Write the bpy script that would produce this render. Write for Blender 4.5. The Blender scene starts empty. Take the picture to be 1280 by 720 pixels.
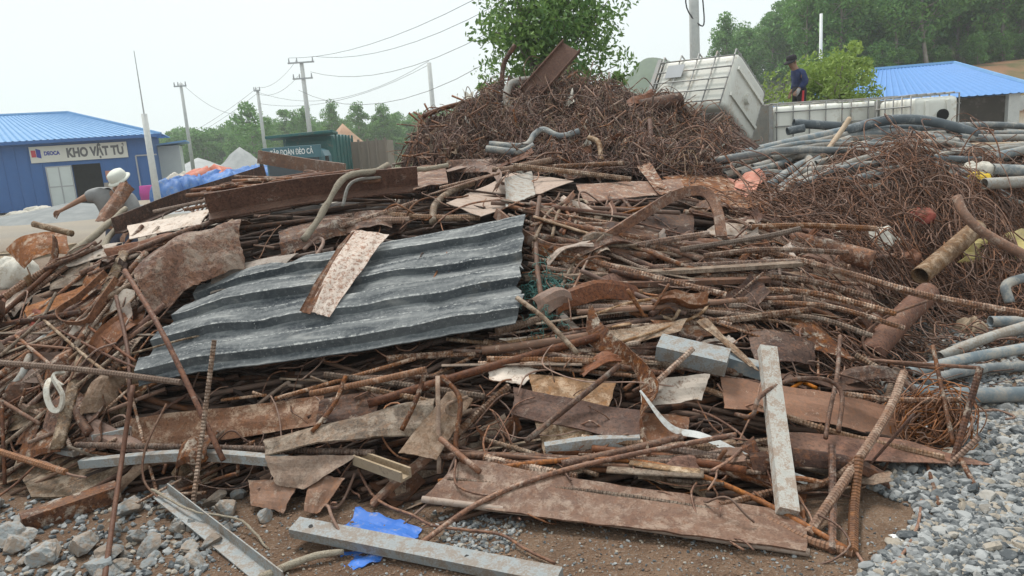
import bpy, bmesh, math, random
import numpy as np
from mathutils import Vector, Matrix
R = math.radians
rng = random.Random(7); nr = np.random.default_rng(7)
sc = bpy.context.scene
COL = sc.collection

# ---------------------------------------------------------------- camera, sky, sun, exposure
F = 924.0; PITCH = R(11.0); ROLL = R(4.0); CAM = np.array([0., 0., 1.65])     # pixels of a 1280 wide picture
fw = np.array([0, math.cos(PITCH), -math.sin(PITCH)]); u0 = np.array([0, math.sin(PITCH), math.cos(PITCH)]); x0 = np.array([1., 0, 0])
rt = math.cos(ROLL)*x0 - math.sin(ROLL)*u0; up = math.sin(ROLL)*x0 + math.cos(ROLL)*u0
cam = bpy.data.cameras.new('camera'); cam.sensor_width = 36; cam.lens = F/1280*36; cam.clip_start = .05; cam.clip_end = 3000
camo = bpy.data.objects.new('camera', cam); COL.objects.link(camo)
camo.matrix_world = Matrix(((rt[0], up[0], -fw[0], CAM[0]), (rt[1], up[1], -fw[1], CAM[1]), (rt[2], up[2], -fw[2], CAM[2]), (0, 0, 0, 1)))
sc.camera = camo
sc.view_settings.view_transform = 'Standard'; sc.view_settings.look = 'None'; sc.view_settings.exposure = 0.32; sc.view_settings.gamma = 1
SUN_EL = R(66); SUN_AZ = R(-35)        # azimuth clockwise from +Y: a veiled high sun beyond the heap, to the left
sc.cycles.volume_bounces = 4
w = bpy.data.worlds.new('World'); sc.world = w; w.use_nodes = True
nt = w.node_tree; nt.nodes.clear()
sky = nt.nodes.new('ShaderNodeTexSky'); sky.sky_type = 'NISHITA'; sky.sun_disc = False
sky.sun_elevation = SUN_EL; sky.sun_rotation = SUN_AZ; sky.dust_density = 6; sky.air_density = 1.0; sky.ozone_density = 1
sb = nt.nodes.new('ShaderNodeVectorMath'); sb.operation = 'SCALE'; sb.inputs['Scale'].default_value = 0.10
nt.links.new(sky.outputs[0], sb.inputs[0])
tc = nt.nodes.new('ShaderNodeTexCoord'); nz = nt.nodes.new('ShaderNodeTexNoise'); nz.inputs['Scale'].default_value = 1.6; nz.inputs['Detail'].default_value = 5
nt.links.new(tc.outputs['Generated'], nz.inputs['Vector'])
cr = nt.nodes.new('ShaderNodeValToRGB'); cr.color_ramp.elements[0].position = .3; cr.color_ramp.elements[1].position = .7
cr.color_ramp.elements[0].color = (.73, .82, .835, 1); cr.color_ramp.elements[1].color = (.80, .845, .85, 1)   # even cloud deck
nt.links.new(nz.outputs['Fac'], cr.inputs[0])
mx = nt.nodes.new('ShaderNodeMix'); mx.data_type = 'RGBA'; mx.inputs[0].default_value = .9
nt.links.new(sb.outputs[0], mx.inputs[6]); nt.links.new(cr.outputs[0], mx.inputs[7])
bg = nt.nodes.new('ShaderNodeBackground'); bg.inputs['Strength'].default_value = 1.06
wo = nt.nodes.new('ShaderNodeOutputWorld'); nt.links.new(mx.outputs[2], bg.inputs[0]); nt.links.new(bg.outputs[0], wo.inputs[0])
sl = bpy.data.lights.new('sun', 'SUN'); sl.energy = 2.5; sl.angle = R(16); sl.color = (1, .97, .92)
so = bpy.data.objects.new('sun', sl); COL.objects.link(so)
sd = Vector((math.sin(SUN_AZ)*math.cos(SUN_EL), math.cos(SUN_AZ)*math.cos(SUN_EL), math.sin(SUN_EL)))
so.rotation_euler = sd.to_track_quat('Z', 'Y').to_euler(); so.location = (0, -5, 30)

# ---------------------------------------------------------------- pixel helpers (a pixel gives a direction only)
def ray(px, py): return fw + rt*(px-640)/F - up*(py-360)/F
def at(px, py, Y): d = ray(px, py); return CAM + d*(Y/d[1])
def gnd(px, py, z=0.): d = ray(px, py); return CAM + d*((z-CAM[2])/d[2])
def proj(p):
    v = np.asarray(p) - CAM; z = v @ fw
    return 640 + F*(v @ rt)/z, 360 - F*(v @ up)/z

# ---------------------------------------------------------------- object helpers
def link(o, parent=None):
    COL.objects.link(o)
    if parent is not None: o.parent = parent
    return o
def tag(o, label, cat, group=None):
    o['label'] = label; o['category'] = cat
    if group: o['group'] = group
    return o
def thing(name, label, cat, loc=(0, 0, 0), group=None):
    o = bpy.data.objects.new(name, None); link(o); o.location = Vector(loc); tag(o, label, cat, group); o.empty_display_size = .1
    return o
class MB:
    """collects verts/faces with float attributes 'rnd' (per piece) and 'len' (metres along a tube)"""
    def __init__(s): s.v = []; s.f = []; s.rnd = []; s.len = []; s.n = 0
    def add(s, v, f, rnd=0., ln=None):
        v = np.asarray(v, float).reshape(-1, 3); k = len(v)
        s.v.append(v); s.f += [tuple(i+s.n for i in q) for q in f]; s.n += k
        s.rnd.append(np.full(k, rnd) if np.isscalar(rnd) else np.asarray(rnd)); s.len.append(np.zeros(k) if ln is None else np.asarray(ln))
    def box(s, c, d, ax=None, rnd=0.):
        c = np.asarray(c, float); ax = np.eye(3) if ax is None else np.asarray(ax, float)
        v = [c + (ax[0]*i*d[0] + ax[1]*j*d[1] + ax[2]*k*d[2])/2 for i in (-1, 1) for j in (-1, 1) for k in (-1, 1)]
        s.add(v, [(0, 1, 3, 2), (4, 6, 7, 5), (0, 4, 5, 1), (2, 3, 7, 6), (0, 2, 6, 4), (1, 5, 7, 3)], rnd)
    def tube(s, P, r, n=6, caps=True, rnd=0., hollow=0., flat=None):
        v, f, ln = tube_geo(P, r, n, caps, hollow, flat); s.add(v, f, rnd, ln)
    def build(s, name, mat, parent=None, smooth=False, origin=None):
        me = bpy.data.meshes.new(name)
        V = np.concatenate(s.v) if s.v else np.zeros((0, 3))
        o = np.array([V[:, 0].mean(), V[:, 1].mean(), V[:, 2].min()]) if origin is None else np.asarray(origin, float)
        if parent is not None and origin is None: o = np.zeros(3)
        me.from_pydata((V-o).tolist(), [], s.f)
        for nm, arr in (('rnd', s.rnd), ('len', s.len)):
            a = np.concatenate(arr)
            if a.any(): me.attributes.new(nm, 'FLOAT', 'POINT').data.foreach_set('value', a.astype(np.float32))
        me.materials.append(mat)
        if smooth: me.polygons.foreach_set('use_smooth', [True]*len(me.polygons))
        me.update(); ob = bpy.data.objects.new(name, me); link(ob, parent); ob.location = Vector(o)
        return ob
def crom(P, per=6):
    P = np.asarray(P, float)
    if len(P) < 3: return np.array([P[0]+(P[-1]-P[0])*t for t in np.linspace(0, 1, max(2, per))])
    Q = np.vstack([2*P[0]-P[1], P, 2*P[-1]-P[-2]]); out = []
    for i in range(1, len(Q)-2):
        a, b, c, d = Q[i-1:i+3]
        for t in np.linspace(0, 1, per, endpoint=False):
            out.append(.5*(2*b + (c-a)*t + (2*a-5*b+4*c-d)*t*t + (3*b-a-3*c+d)*t**3))
    out.append(P[-1]); return np.array(out)
def frames(P):
    T = np.gradient(P, axis=0); T /= np.maximum(np.linalg.norm(T, axis=1), 1e-9)[:, None]
    u = np.cross(T[0], [0, 0, 1.]);
    if np.linalg.norm(u) < .1: u = np.cross(T[0], [1., 0, 0])
    u /= np.linalg.norm(u); U = [u]
    for i in range(1, len(P)):
        u = U[-1] - T[i]*(U[-1] @ T[i]); u /= max(np.linalg.norm(u), 1e-9); U.append(u)
    U = np.array(U); return T, U, np.cross(T, U)
def tube_geo(P, r, n=6, caps=True, hollow=0., flat=None):
    P = np.asarray(P, float); m = len(P); T, U, W = frames(P)
    r = np.broadcast_to(np.asarray(r, float), (m,)); a = np.linspace(0, 2*math.pi, n, endpoint=False)
    fu, fw_ = flat if flat else (1, 1)
    ring = lambda rr: (P[:, None, :] + rr[:, None, None]*(fu*np.cos(a)[None, :, None]*U[:, None, :] + fw_*np.sin(a)[None, :, None]*W[:, None, :])).reshape(-1, 3)
    L = np.concatenate([[0], np.cumsum(np.linalg.norm(np.diff(P, axis=0), axis=1))])
    V = ring(r); ln = np.repeat(L, n)
    f = [(i*n+j, i*n+(j+1) % n, (i+1)*n+(j+1) % n, (i+1)*n+j) for i in range(m-1) for j in range(n)]
    if hollow > 0:                                   # open tube: inner wall and end rims
        V = np.vstack([V, ring(r*hollow)]); ln = np.concatenate([ln, ln]); o = m*n
        f += [(o+i*n+j, o+(i+1)*n+j, o+(i+1)*n+(j+1) % n, o+i*n+(j+1) % n) for i in range(m-1) for j in range(n)]
        for i, fl in ((0, 1), (m-1, 0)):
            for j in range(n):
                q = (i*n+j, i*n+(j+1) % n, o+i*n+(j+1) % n, o+i*n+j); f.append(q[::-1] if fl else q)
    elif caps:
        f += [tuple(range(n-1, -1, -1)), tuple((m-1)*n+j for j in range(n))]
    return V, f, ln
def copy_tree(o, parent=None):
    c = o.copy(); link(c)
    if parent is not None: c.parent = parent
    for ch in [q for q in bpy.data.objects if q.parent == o]: copy_tree(ch, c)
    return c

# ---------------------------------------------------------------- materials
class NT:
    def __init__(s, name):
        s.m = bpy.data.materials.new(name); s.m.use_nodes = True; s.t = s.m.node_tree; s.t.nodes.clear()
        s.out = s.N('ShaderNodeOutputMaterial'); s.b = s.N('ShaderNodeBsdfPrincipled'); s.L(s.b.outputs[0], s.out.inputs[0])
    def N(s, t, **k):
        n = s.t.nodes.new(t)
        for a, b in k.items(): setattr(n, a, b)
        return n
    def L(s, a, b): s.t.links.new(a, b)
    def inp(s, sock, v):
        if hasattr(v, 'is_output'): s.L(v, sock)
        elif isinstance(v, (tuple, list)): sock.default_value = (*v, 1) if len(v) == 3 and sock.type == 'RGBA' else v
        else: sock.default_value = v
    def noise(s, scale, detail=4, vec=None, rough=.55, dist=0.):
        n = s.N('ShaderNodeTexNoise'); n.inputs['Scale'].default_value = scale; n.inputs['Detail'].default_value = detail
        n.inputs['Roughness'].default_value = rough; n.inputs['Distortion'].default_value = dist
        s.L(vec if vec is not None else s.pos(), n.inputs['Vector']); return n.outputs['Fac']
    def pos(s):
        if not hasattr(s, '_p'):
            g = s.N('ShaderNodeNewGeometry'); oi = s.N('ShaderNodeObjectInfo'); a = s.N('ShaderNodeAttribute', attribute_name='rnd')
            s._nrm = g.outputs['Normal']
            r = s.math('FRACT', s.math('ADD', oi.outputs['Random'], s.math('MULTIPLY', a.outputs['Fac'], 7.31))); s._r = r
            v = s.N('ShaderNodeVectorMath', operation='ADD'); c = s.N('ShaderNodeCombineXYZ')
            for i in range(3): s.L(s.math('MULTIPLY', r, (31., 17., 23.)[i]), c.inputs[i])
            s.L(g.outputs['Position'], v.inputs[0]); s.L(c.outputs[0], v.inputs[1]); s._p = v.outputs[0]
        return s._p
    def rnd(s): s.pos(); return s._r
    def math(s, op, a, b=0., c=0.):
        n = s.N('ShaderNodeMath', operation=op); s.inp(n.inputs[0], a); s.inp(n.inputs[1], b); s.inp(n.inputs[2], c); return n.outputs[0]
    def ramp(s, x, a, b): 
        n = s.N('ShaderNodeMapRange', clamp=True); s.inp(n.inputs[0], x); n.inputs[1].default_value = a; n.inputs[2].default_value = b; return n.outputs[0]
    def mix(s, f, a, b, mode='MIX'):
        n = s.N('ShaderNodeMix', data_type='RGBA', blend_type=mode); s.inp(n.inputs[0], f); s.inp(n.inputs[6], a); s.inp(n.inputs[7], b); return n.outputs[2]
    def attr(s, nm): return s.N('ShaderNodeAttribute', attribute_name=nm).outputs['Fac']
    def bump(s, h, strength=.5, dist=.01, prev=None):
        n = s.N('ShaderNodeBump'); n.inputs['Strength'].default_value = strength; n.inputs['Distance'].default_value = dist; s.L(h, n.inputs['Height'])
        if prev is not None: s.L(prev, n.inputs['Normal'])
        return n.outputs[0]
    def fin(s, col, rough=.8, metal=0., nrm=None, spec=.3, **k):
        s.inp(s.b.inputs['Base Color'], col); s.inp(s.b.inputs['Roughness'], rough); s.inp(s.b.inputs['Metallic'], metal); s.b.inputs['Specular IOR Level'].default_value = spec
        if nrm is not None: s.L(nrm, s.b.inputs['Normal'])
        return s.m
def m_rust(name, dark, mid, orange, pale=(.42, .37, .31), pale_amt=.25, spot=14., rib=False, var=.5, bumps=.6):
    t = NT(name); n1 = t.noise(5, 5); n2 = t.noise(26, 5, rough=.65); n3 = t.noise(spot, 6, rough=.7, dist=.4); n4 = t.noise(120, 3)
    c = t.mix(t.ramp(n1, .35, .66), dark, mid)
    c = t.mix(t.math('MULTIPLY', t.ramp(n2, .48, .68), .75), c, orange)
    n5 = t.noise(60, 4, rough=.75); c = t.mix(t.math('MULTIPLY', t.ramp(n5, .52, .40), .7), c, tuple(v*.45 for v in dark)); c = t.mix(t.math('MULTIPLY', t.ramp(n5, .60, .72), .28), c, tuple(min(.6, v*1.9) for v in mid))
    k = t.ramp(t.math('ADD', n3, t.math('MULTIPLY', n4, .25)), .78-pale_amt*.55, .90-pale_amt*.45)
    r = t.rnd(); r2 = t.math('FRACT', t.math('MULTIPLY', r, 13.7))
    c = t.mix(t.math('MULTIPLY', k, t.math('ADD', .35, t.math('MULTIPLY', r2, .6))), c, pale)
    up_ = t.N('ShaderNodeSeparateXYZ'); t.L(t._nrm, up_.inputs[0])            # settled dust
    c = t.mix(t.math('MULTIPLY', t.ramp(up_.outputs[2], .5, 1), t.math('MULTIPLY', t.ramp(n1, .4, .7), .16)), c, (.28, .21, .15))
    r3 = t.math('FRACT', t.math('MULTIPLY', r, 29.9)); c = t.mix(t.math('MULTIPLY', t.ramp(r3, .74, .92), .30), c, tuple(min(.5, v*1.1) for v in orange)); c = t.mix(t.math('MULTIPLY', t.ramp(r3, .26, .08), .45), c, (.27, .185, .145))
    var = var*1.35; h = t.N('ShaderNodeHueSaturation'); t.inp(h.inputs['Value'], t.math('ADD', 1.06-var*.5, t.math('MULTIPLY', r, var))); t.inp(h.inputs['Saturation'], t.math('ADD', .86, t.math('MULTIPLY', r2, .4))); t.L(c, h.inputs['Color']); c = h.outputs[0]
    hh = t.math('ADD', t.math('MULTIPLY', n2, .6), t.math('MULTIPLY', n4, .3)); nb = t.bump(hh, bumps, .006)
    if rib:
        wv = t.math('SINE', t.math('MULTIPLY', t.attr('len'), 2*math.pi/.017)); nb = t.bump(wv, .7, .003, nb)
        c = t.mix(t.math('MULTIPLY', t.ramp(wv, .2, 1), .14), c, (.34, .26, .20))
    return t.fin(c, t.ramp(n2, -.6, 1.1), 0., nb, .25)
M = {}
M['rust'] = m_rust('rusty_steel', (.075, .036, .024), (.16, .08, .05), (.235, .10, .046))
M['rust_brown'] = m_rust('brown_rusty_plate', (.085, .050, .036), (.155, .095, .070), (.17, .088, .056), (.36, .29, .23), .3, var=.1)
M['rust_dark'] = m_rust('dark_rusty_steel', (.045, .024, .018), (.10, .052, .036), (.17, .075, .04), pale_amt=.12)
M['rust_red'] = m_rust('red_brown_rusty_steel', (.095, .045, .031), (.155, .076, .051), (.195, .090, .054), pale_amt=.08)
M['rust_orange'] = m_rust('orange_rusty_steel', (.14, .060, .030), (.25, .105, .048), (.33, .14, .055), pale_amt=.06)
M['rust_pale'] = m_rust('cement_stained_rusty_steel', (.17, .105, .075), (.30, .21, .155), (.25, .13, .07), (.56, .50, .44), .62, spot=22.)
M['rust_tan'] = m_rust('dusty_tan_steel', (.11, .076, .052), (.20, .14, .095), (.20, .105, .055), (.38, .31, .24), .32)
M['rib'] = m_rust('rusty_ribbed_bar', (.08, .042, .028), (.175, .098, .066), (.24, .11, .052), (.48, .39, .32), .3, rib=True)
M['rib_tan'] = m_rust('dusty_ribbed_bar', (.095, .060, .041), (.185, .122, .084), (.215, .11, .058), (.42, .34, .27), .3, rib=True)
M['rib_orange'] = m_rust('orange_ribbed_bar', (.15, .065, .032), (.26, .115, .055), (.34, .15, .06), pale_amt=.1, rib=True)
M['speckle'] = m_rust('speckled_rusty_plate', (.14, .072, .048), (.25, .14, .098), (.23, .10, .06), (.58, .53, .47), .50, spot=42.)
M['rust_stain'] = m_rust('stained_red_sheet', (.13, .060, .038), (.22, .105, .062), (.28, .125, .06), (.46, .38, .30), .34, spot=9.)
M['wire'] = m_rust('rusty_wire', (.10, .054, .040), (.20, .112, .080), (.27, .135, .076), (.36, .29, .24), .15, var=.7, bumps=.2)
M['wire_dark'] = m_rust('dark_rusty_wire', (.070, .040, .034), (.15, .086, .070), (.21, .112, .076), (.38, .31, .27), .2, var=1.1, bumps=.2)
M['rust_gap_shade'] = m_rust('buried_steel_gap_shade', (.022, .013, .010), (.055, .031, .022), (.10, .046, .026), pale_amt=.0)  # buried rusty steel, its colour darkened to paint shade between the bars
def m_plain(name, a, b, scale=6, rough=.7, metal=0., dirt=None, dirt_amt=.5, bumps=.3, dist=.004, spec=.35, var=.15):
    t = NT(name); n1 = t.noise(scale, 5); n2 = t.noise(scale*6, 4); c = t.mix(t.ramp(n1, .3, .7), a, b)
    if dirt: c = t.mix(t.math('MULTIPLY', t.ramp(t.math('ADD', t.math('MULTIPLY', n1, .6), t.math('MULTIPLY', n2, .4)), .62-dirt_amt*.3, .73-dirt_amt*.27), .75), c, dirt)
    h = t.N('ShaderNodeHueSaturation'); t.inp(h.inputs['Value'], t.math('ADD', 1-var, t.math('MULTIPLY', t.rnd(), 2*var))); t.L(c, h.inputs['Color'])
    return t.fin(h.outputs[0], rough, metal, t.bump(n2, bumps, dist), spec)
M['galv'] = m_plain('weathered_galvanised_steel', (.24, .26, .265), (.35, .37, .37), 18, .6, .0, (.20, .14, .095), .6)
M['white_post'] = m_plain('chalky_white_paint', (.34, .33, .30), (.48, .465, .43), 22, .75, 0, (.22, .14, .09), .6)
M['white_strip'] = m_plain('white_strip', (.46, .46, .44), (.58, .58, .56), 9, .6, 0, (.3, .22, .16), .35)
M['pipe_grey'] = m_plain('grey_plastic_pipe', (.135, .15, .158), (.23, .245, .25), 11, .7, 0, (.40, .36, .30), .45)
M['pipe_pale'] = m_plain('dusty_pale_pipe', (.24, .238, .222), (.36, .35, .325), 11, .8, 0, (.20, .155, .115), .58, var=.3)
M['pipe_blue'] = m_plain('blue_grey_pipe', (.14, .172, .19), (.23, .26, .275), 11, .65, 0, (.34, .30, .25), .55, var=.25)
M['pipe_black'] = m_plain('black_plastic_pipe', (.055, .068, .078), (.10, .115, .125), 7, .5, 0, (.3, .3, .29), .25)
M['pipe_tan'] = m_plain('tan_muddy_pipe', (.38, .28, .19), (.46, .36, .26), 7, .8, 0, (.28, .17, .1), .35)
M['wood'] = m_plain('old_wood', (.27, .20, .13), (.36, .28, .19), 14, .9, 0, (.16, .11, .07), .4)
M['branch'] = m_plain('peeled_branch', (.31, .265, .20), (.42, .37, .29), 30, .9, 0, (.19, .13, .085), .45, .9, .012)
M['blue_metal'] = m_plain('blue_painted_sheet', (.035, .13, .46), (.05, .17, .52), 10, .5, 0, (.33, .28, .25), .28)
M['red_cloth'] = m_plain('red_cloth', (.20, .045, .032), (.27, .07, .05), 9, .9, 0, (.18, .09, .06), .5)
M['orange_cloth'] = m_plain('faded_orange_sheet', (.50, .19, .13), (.58, .27, .20), 10, .8, 0, (.38, .27, .2), .4)
M['white_sack'] = m_plain('dirty_white_sack', (.48, .45, .39), (.58, .55, .49), 10, .85, 0, (.33, .26, .18), .4)
M['yellow_sack'] = m_plain('dirty_yellow_sack', (.46, .37, .13), (.54, .45, .20), 9, .8, 0, (.40, .31, .19), .4)
M['yellow'] = m_plain('yellow_plastic', (.70, .46, .03), (.74, .52, .06), 9, .5, 0, (.45, .35, .2), .3)
M['net'] = m_plain('green_net', (.04, .13, .115), (.08, .20, .175), 30, .7)
M['plastic_white'] = m_plain('white_tank_plastic', (.66, .65, .58), (.74, .73, .67), 4, .45, 0, (.50, .44, .34), .3, .15)
M['cage'] = m_plain('galvanised_cage_tube', (.26, .26, .25), (.36, .355, .34), 9, .5, .2, (.30, .2, .13), .3)
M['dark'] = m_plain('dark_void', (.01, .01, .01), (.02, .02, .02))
M['concrete'] = m_plain('concrete', (.42, .43, .42), (.54, .55, .53), 6, .9, 0, (.3, .28, .25), .25)
M['stone'] = m_plain('grey_crushed_stone', (.13, .142, .15), (.29, .30, .30), 9, .9, 0, (.36, .31, .25), .34, .6, .01, var=.42)
def m_stone():
    t = NT('crushed_stone_mix'); r = t.rnd(); r2 = t.math('FRACT', t.math('MULTIPLY', r, 17.3)); n = t.noise(30, 5); c = t.mix(t.ramp(r, .15, .9), (.060, .068, .074), (.33, .335, .33)); c = t.mix(t.math('MULTIPLY', t.ramp(r2, .80, .86), .8), c, (.36, .30, .23)); c = t.mix(t.math('MULTIPLY', t.ramp(n, .5, .7), .4), c, (.40, .40, .39)); c = t.mix(t.math('MULTIPLY', t.ramp(n, .46, .34), .5), c, (.07, .075, .08))
    return t.fin(c, .85, 0, t.bump(n, .6, .008), .3)
M['stone'] = m_stone()
M['rock'] = m_plain('grey_rock', (.19, .205, .21), (.31, .325, .32), 8, .9, 0, (.24, .165, .11), .62, .8, .015, var=.3)
M['skin'] = m_plain('skin', (.26, .14, .09), (.30, .17, .11), 9, .6, var=.02)
M['shirt_grey'] = m_plain('grey_cotton', (.22, .22, .22), (.27, .27, .265), 12, .9, var=.02)
M['hat'] = m_plain('off_white_hat', (.62, .62, .55), (.70, .70, .62), 12, .9, var=.02)
M['navy'] = m_plain('navy_jacket', (.018, .03, .09), (.03, .045, .12), 12, .85, var=.02)
M['black_cloth'] = m_plain('black_cloth', (.015, .014, .018), (.03, .026, .03), 12, .9, var=.02)
M['red_trim'] = m_plain('red_trim', (.5, .03, .04), (.55, .05, .06), 12, .8, var=.02)
M['glove'] = m_plain('grey_glove', (.30, .29, .29), (.38, .37, .36), 12, .9, var=.02)
M['jeans'] = m_plain('dark_trousers', (.05, .06, .09), (.07, .08, .12), 12, .9, var=.02)
# ---------------------------------------------------------------- ground and heap surface
def sstep(a, b, x): t = np.clip((np.asarray(x, float)-a)/(b-a), 0, 1); return t*t*(3-2*t)
def terrain(x, y):
    x = np.asarray(x, float); y = np.asarray(y, float); q = x/np.maximum(y, 1)
    right = sstep(.14, .52, q)
    z = right*(4.3*sstep(31, 44, y) + 9*sstep(46, 120, y)) + (1-right)*3.4*sstep(70, 140, y)
    z = z + .25*np.sin(x*.31+1)*np.sin(y*.23)*sstep(20, 40, y)
    return z + sstep(150, 400, np.hypot(x, y))*2
CTRL = [ # px, py, distance of the heap surface seen there
 (0,520,4.3),(100,540,4.0),(200,560,3.85),(300,560,3.65),(450,560,3.5),(560,560,3.45),(700,560,3.4),(850,590,3.15),(950,610,3.05),(1040,615,3.05),(1085,560,3.42),
 (0,450,4.5),(100,460,4.25),(165,478,4.02),(400,450,4.02),(648,418,4.05),(750,450,3.85),(850,480,3.75),(950,480,3.75),(1050,500,3.8),(1100,500,3.95),
 (0,390,4.95),(100,390,4.7),(200,385,4.55),(330,350,4.7),(500,310,4.85),(655,275,5.05),(750,350,4.6),(850,370,4.5),(950,380,4.5),(1020,420,4.4),(1080,440,4.6),
 (30,345,5.3),(130,296,5.7),(200,264,5.9),(330,224,6.3),(450,220,6.4),(560,224,6.4),(640,216,6.5),(750,232,6.4),(850,238,6.3),(920,252,6.2),(1000,292,5.8),(1060,330,5.5),(1040,365,5.1),
 (500,198,8.1),(540,150,8.5),(560,192,7.6),(700,197,7.4),(850,203,7.3),(600,116,8.8),(700,106,8.9),(780,112,8.9),(830,130,9.0),(880,174,8.4),(905,176,8.3),(950,186,8.2),(620,160,8.2),(750,150,8.2),(850,164,8.4),
 (1000,190,8.2),(1100,180,8.4),(1200,178,8.5),(1280,180,8.5),(1000,240,7.2),(1040,222,6.9),(1120,208,6.8),(1190,206,6.9),(1280,240,7.0),(1050,275,6.4),(1150,285,6.3),(1250,295,6.2),(1080,320,5.9),(1200,350,6.1),(1280,350,6.0),(1400,260,7.0),(1400,190,8.6),(940,176,9.6),(890,166,9.9)]
BASE = [(-300,620),(-150,605),(0,594),(150,614),(300,626),(450,622),(540,632),(700,658),(850,674),(1000,692),(1070,645),(1090,595),(1130,560),(1165,520),(1130,470),(1120,430),(1200,398),(1290,380),(1400,380),(1200,450),(1250,600),(640,716),(300,716),(1000,730),(0,716)]
PTS = [at(*c) for c in CTRL] + [gnd(*b) for b in BASE]
PTS += [np.array(p, float) for p in [(-3.3,4.4,.55),(-4.2,4.9,.35),(-5.2,5.2,.0),(-5,4.2,0),(-4.2,6.6,.35),(-5.4,7,0),(-3.3,7.4,.4),(-1.8,7.6,.55),(-.6,7.4,.75),(-2.6,8.8,0),(-1.4,9.4,.3),(0,10.4,1.2),(1.5,10.8,1.3),(-.5,12,0),(2,12.6,.5),
  (3.1,10.6,1.35),(4.2,10.2,.95),(6.5,10.2,.95),(4.2,11.6,.95),(6.5,11.6,.95),(6.3,16.2,1.38),(5.5,14.2,1.15),(4.5,13,1.1),(7.5,12.5,1.1),(8.5,10,1.0),(8.5,8,1.0),(6.3,18.2,.3),(3,15.5,0.1),(9.9,14,.4),(9.9,6,.3),(0,16,0),(-6,12,0),(-7.9,8,0),(-7.9,3,0),(-7.9,18,0),(9.9,3,0),(5.5,4.5,0),(5,6,.15),(9.9,19,.2),(0,19.5,0),(5,1.6,0),(0,1.6,0),(-5,1.6,0),(-1.2,7.9,.75)]]
PTS = np.array(PTS); XY = PTS[:, :2]; n_ = len(PTS)
D = np.linalg.norm(XY[:, None]-XY[None], axis=2); A = np.zeros((n_+1, n_+1)); A[:n_, :n_] = D; A[:n_, n_] = A[n_, :n_] = 1; A[:n_, :n_] -= np.eye(n_)*.03
SOL = np.linalg.solve(A, np.concatenate([PTS[:, 2], [0]]))
GX0, GX1, GY0, GY1, GS = -8., 10., 1.5, 20., .05
gx = np.arange(GX0, GX1+.001, GS); gy = np.arange(GY0, GY1+.001, GS)
HG = np.zeros((len(gy), len(gx)))
for i, yy in enumerate(gy):
    HG[i] = np.linalg.norm(np.stack([gx, np.full_like(gx, yy)], 1)[:, None]-XY[None], axis=2) @ SOL[:n_] + SOL[n_]
HG = np.clip(HG, 0, None)
K = np.array([1, 2, 1.])/4
for _ in range(2):
    HG = np.apply_along_axis(lambda a: np.convolve(np.pad(a, 1, 'edge'), K, 'valid'), 0, HG); HG = np.apply_along_axis(lambda a: np.convolve(np.pad(a, 1, 'edge'), K, 'valid'), 1, HG)
edge = np.minimum.outer(np.minimum(gy-GY0, GY1-gy), np.full(len(gx), 9.)); edge = np.minimum(edge, np.minimum(gx-GX0, GX1-gx)[None, :]); HG *= sstep(0, 1.0, edge)
gX, gY = np.meshgrid(gx, gy); lump = sum(np.sin(gX*a+gY*b_+c_) for a, b_, c_ in ((6.1, 2.3, .4), (-3.7, 5.2, 1.9), (9.3, -4.4, 3.1), (4.2, 8.1, 5.0)))/2.4
HG = HG + lump*np.where(gY > 6.9, .10, .035)*sstep(.35, .9, HG)*(gY < 10)
def H(x, y):
    u = np.clip((np.asarray(x, float)-GX0)/GS, 0, len(gx)-1.001); v = np.clip((np.asarray(y, float)-GY0)/GS, 0, len(gy)-1.001)
    i = u.astype(int); j = v.astype(int); a = u-i; b = v-j
    return HG[j, i]*(1-a)*(1-b) + HG[j, i+1]*a*(1-b) + HG[j+1, i]*(1-a)*b + HG[j+1, i+1]*a*b
TS = np.arange(2.2, 20, .02)
def hit(px, py, off=0.):
    d = ray(px, py); P = CAM + (TS/d[1])[:, None]*d; k = np.nonzero(H(P[:, 0], P[:, 1]) >= P[:, 2])[0]
    if len(k) == 0: return None
    return P[k[0]] - d/np.linalg.norm(d)*off
def pt(c, off=.04):
    if len(c) == 3:
        q = hit(c[0], c[1]); return at(c[0], c[1], min(c[2], q[1]-off*.7) if q is not None and abs(q[1]-c[2]) < .7 else c[2])
    p = hit(c[0], c[1], off)
    return p if p is not None else at(c[0], c[1], 8.8)

# ground sheet: fine near, coarse far
ys = np.concatenate([np.arange(-4, 24, .5), np.arange(24, 150, 3.), np.arange(150, 900, 40.)]); xs = np.concatenate([-np.arange(40, 600, 30.)[::-1], np.arange(-38, 70, 1.5), np.arange(70, 600, 30.)])
X, Y_ = np.meshgrid(xs, ys); Z = terrain(X, Y_); nx = len(xs)
me = bpy.data.meshes.new('ground'); me.from_pydata(np.stack([X, Y_, Z], -1).reshape(-1, 3).tolist(), [], [(j*nx+i, j*nx+i+1, (j+1)*nx+i+1, (j+1)*nx+i) for j in range(len(ys)-1) for i in range(nx-1)])
me.polygons.foreach_set('use_smooth', [True]*len(me.polygons))
t = NT('yard_earth'); g = t.N('ShaderNodeNewGeometry'); P0 = g.outputs['Position']
n1 = t.noise(1.7, 6, P0); n2 = t.noise(14, 5, P0, .65); n3 = t.noise(70, 4, P0)
c = t.mix(t.ramp(n1, .35, .65), (.155, .094, .060), (.235, .157, .106)); c = t.mix(t.math('MULTIPLY', t.ramp(n2, .5, .72), .7), c, (.13, .075, .048)); c = t.mix(t.math('MULTIPLY', t.ramp(t.noise(5, 6, P0, .7), .5, .62), .55), c, (.10, .060, .040)); c = t.mix(t.math('MULTIPLY', t.ramp(n3, .55, .66), .6), c, (.32, .28, .24)); c = t.mix(t.math('MULTIPLY', t.ramp(t.noise(160, 3, P0), .56, .66), .5), c, (.07, .045, .032))
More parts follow.
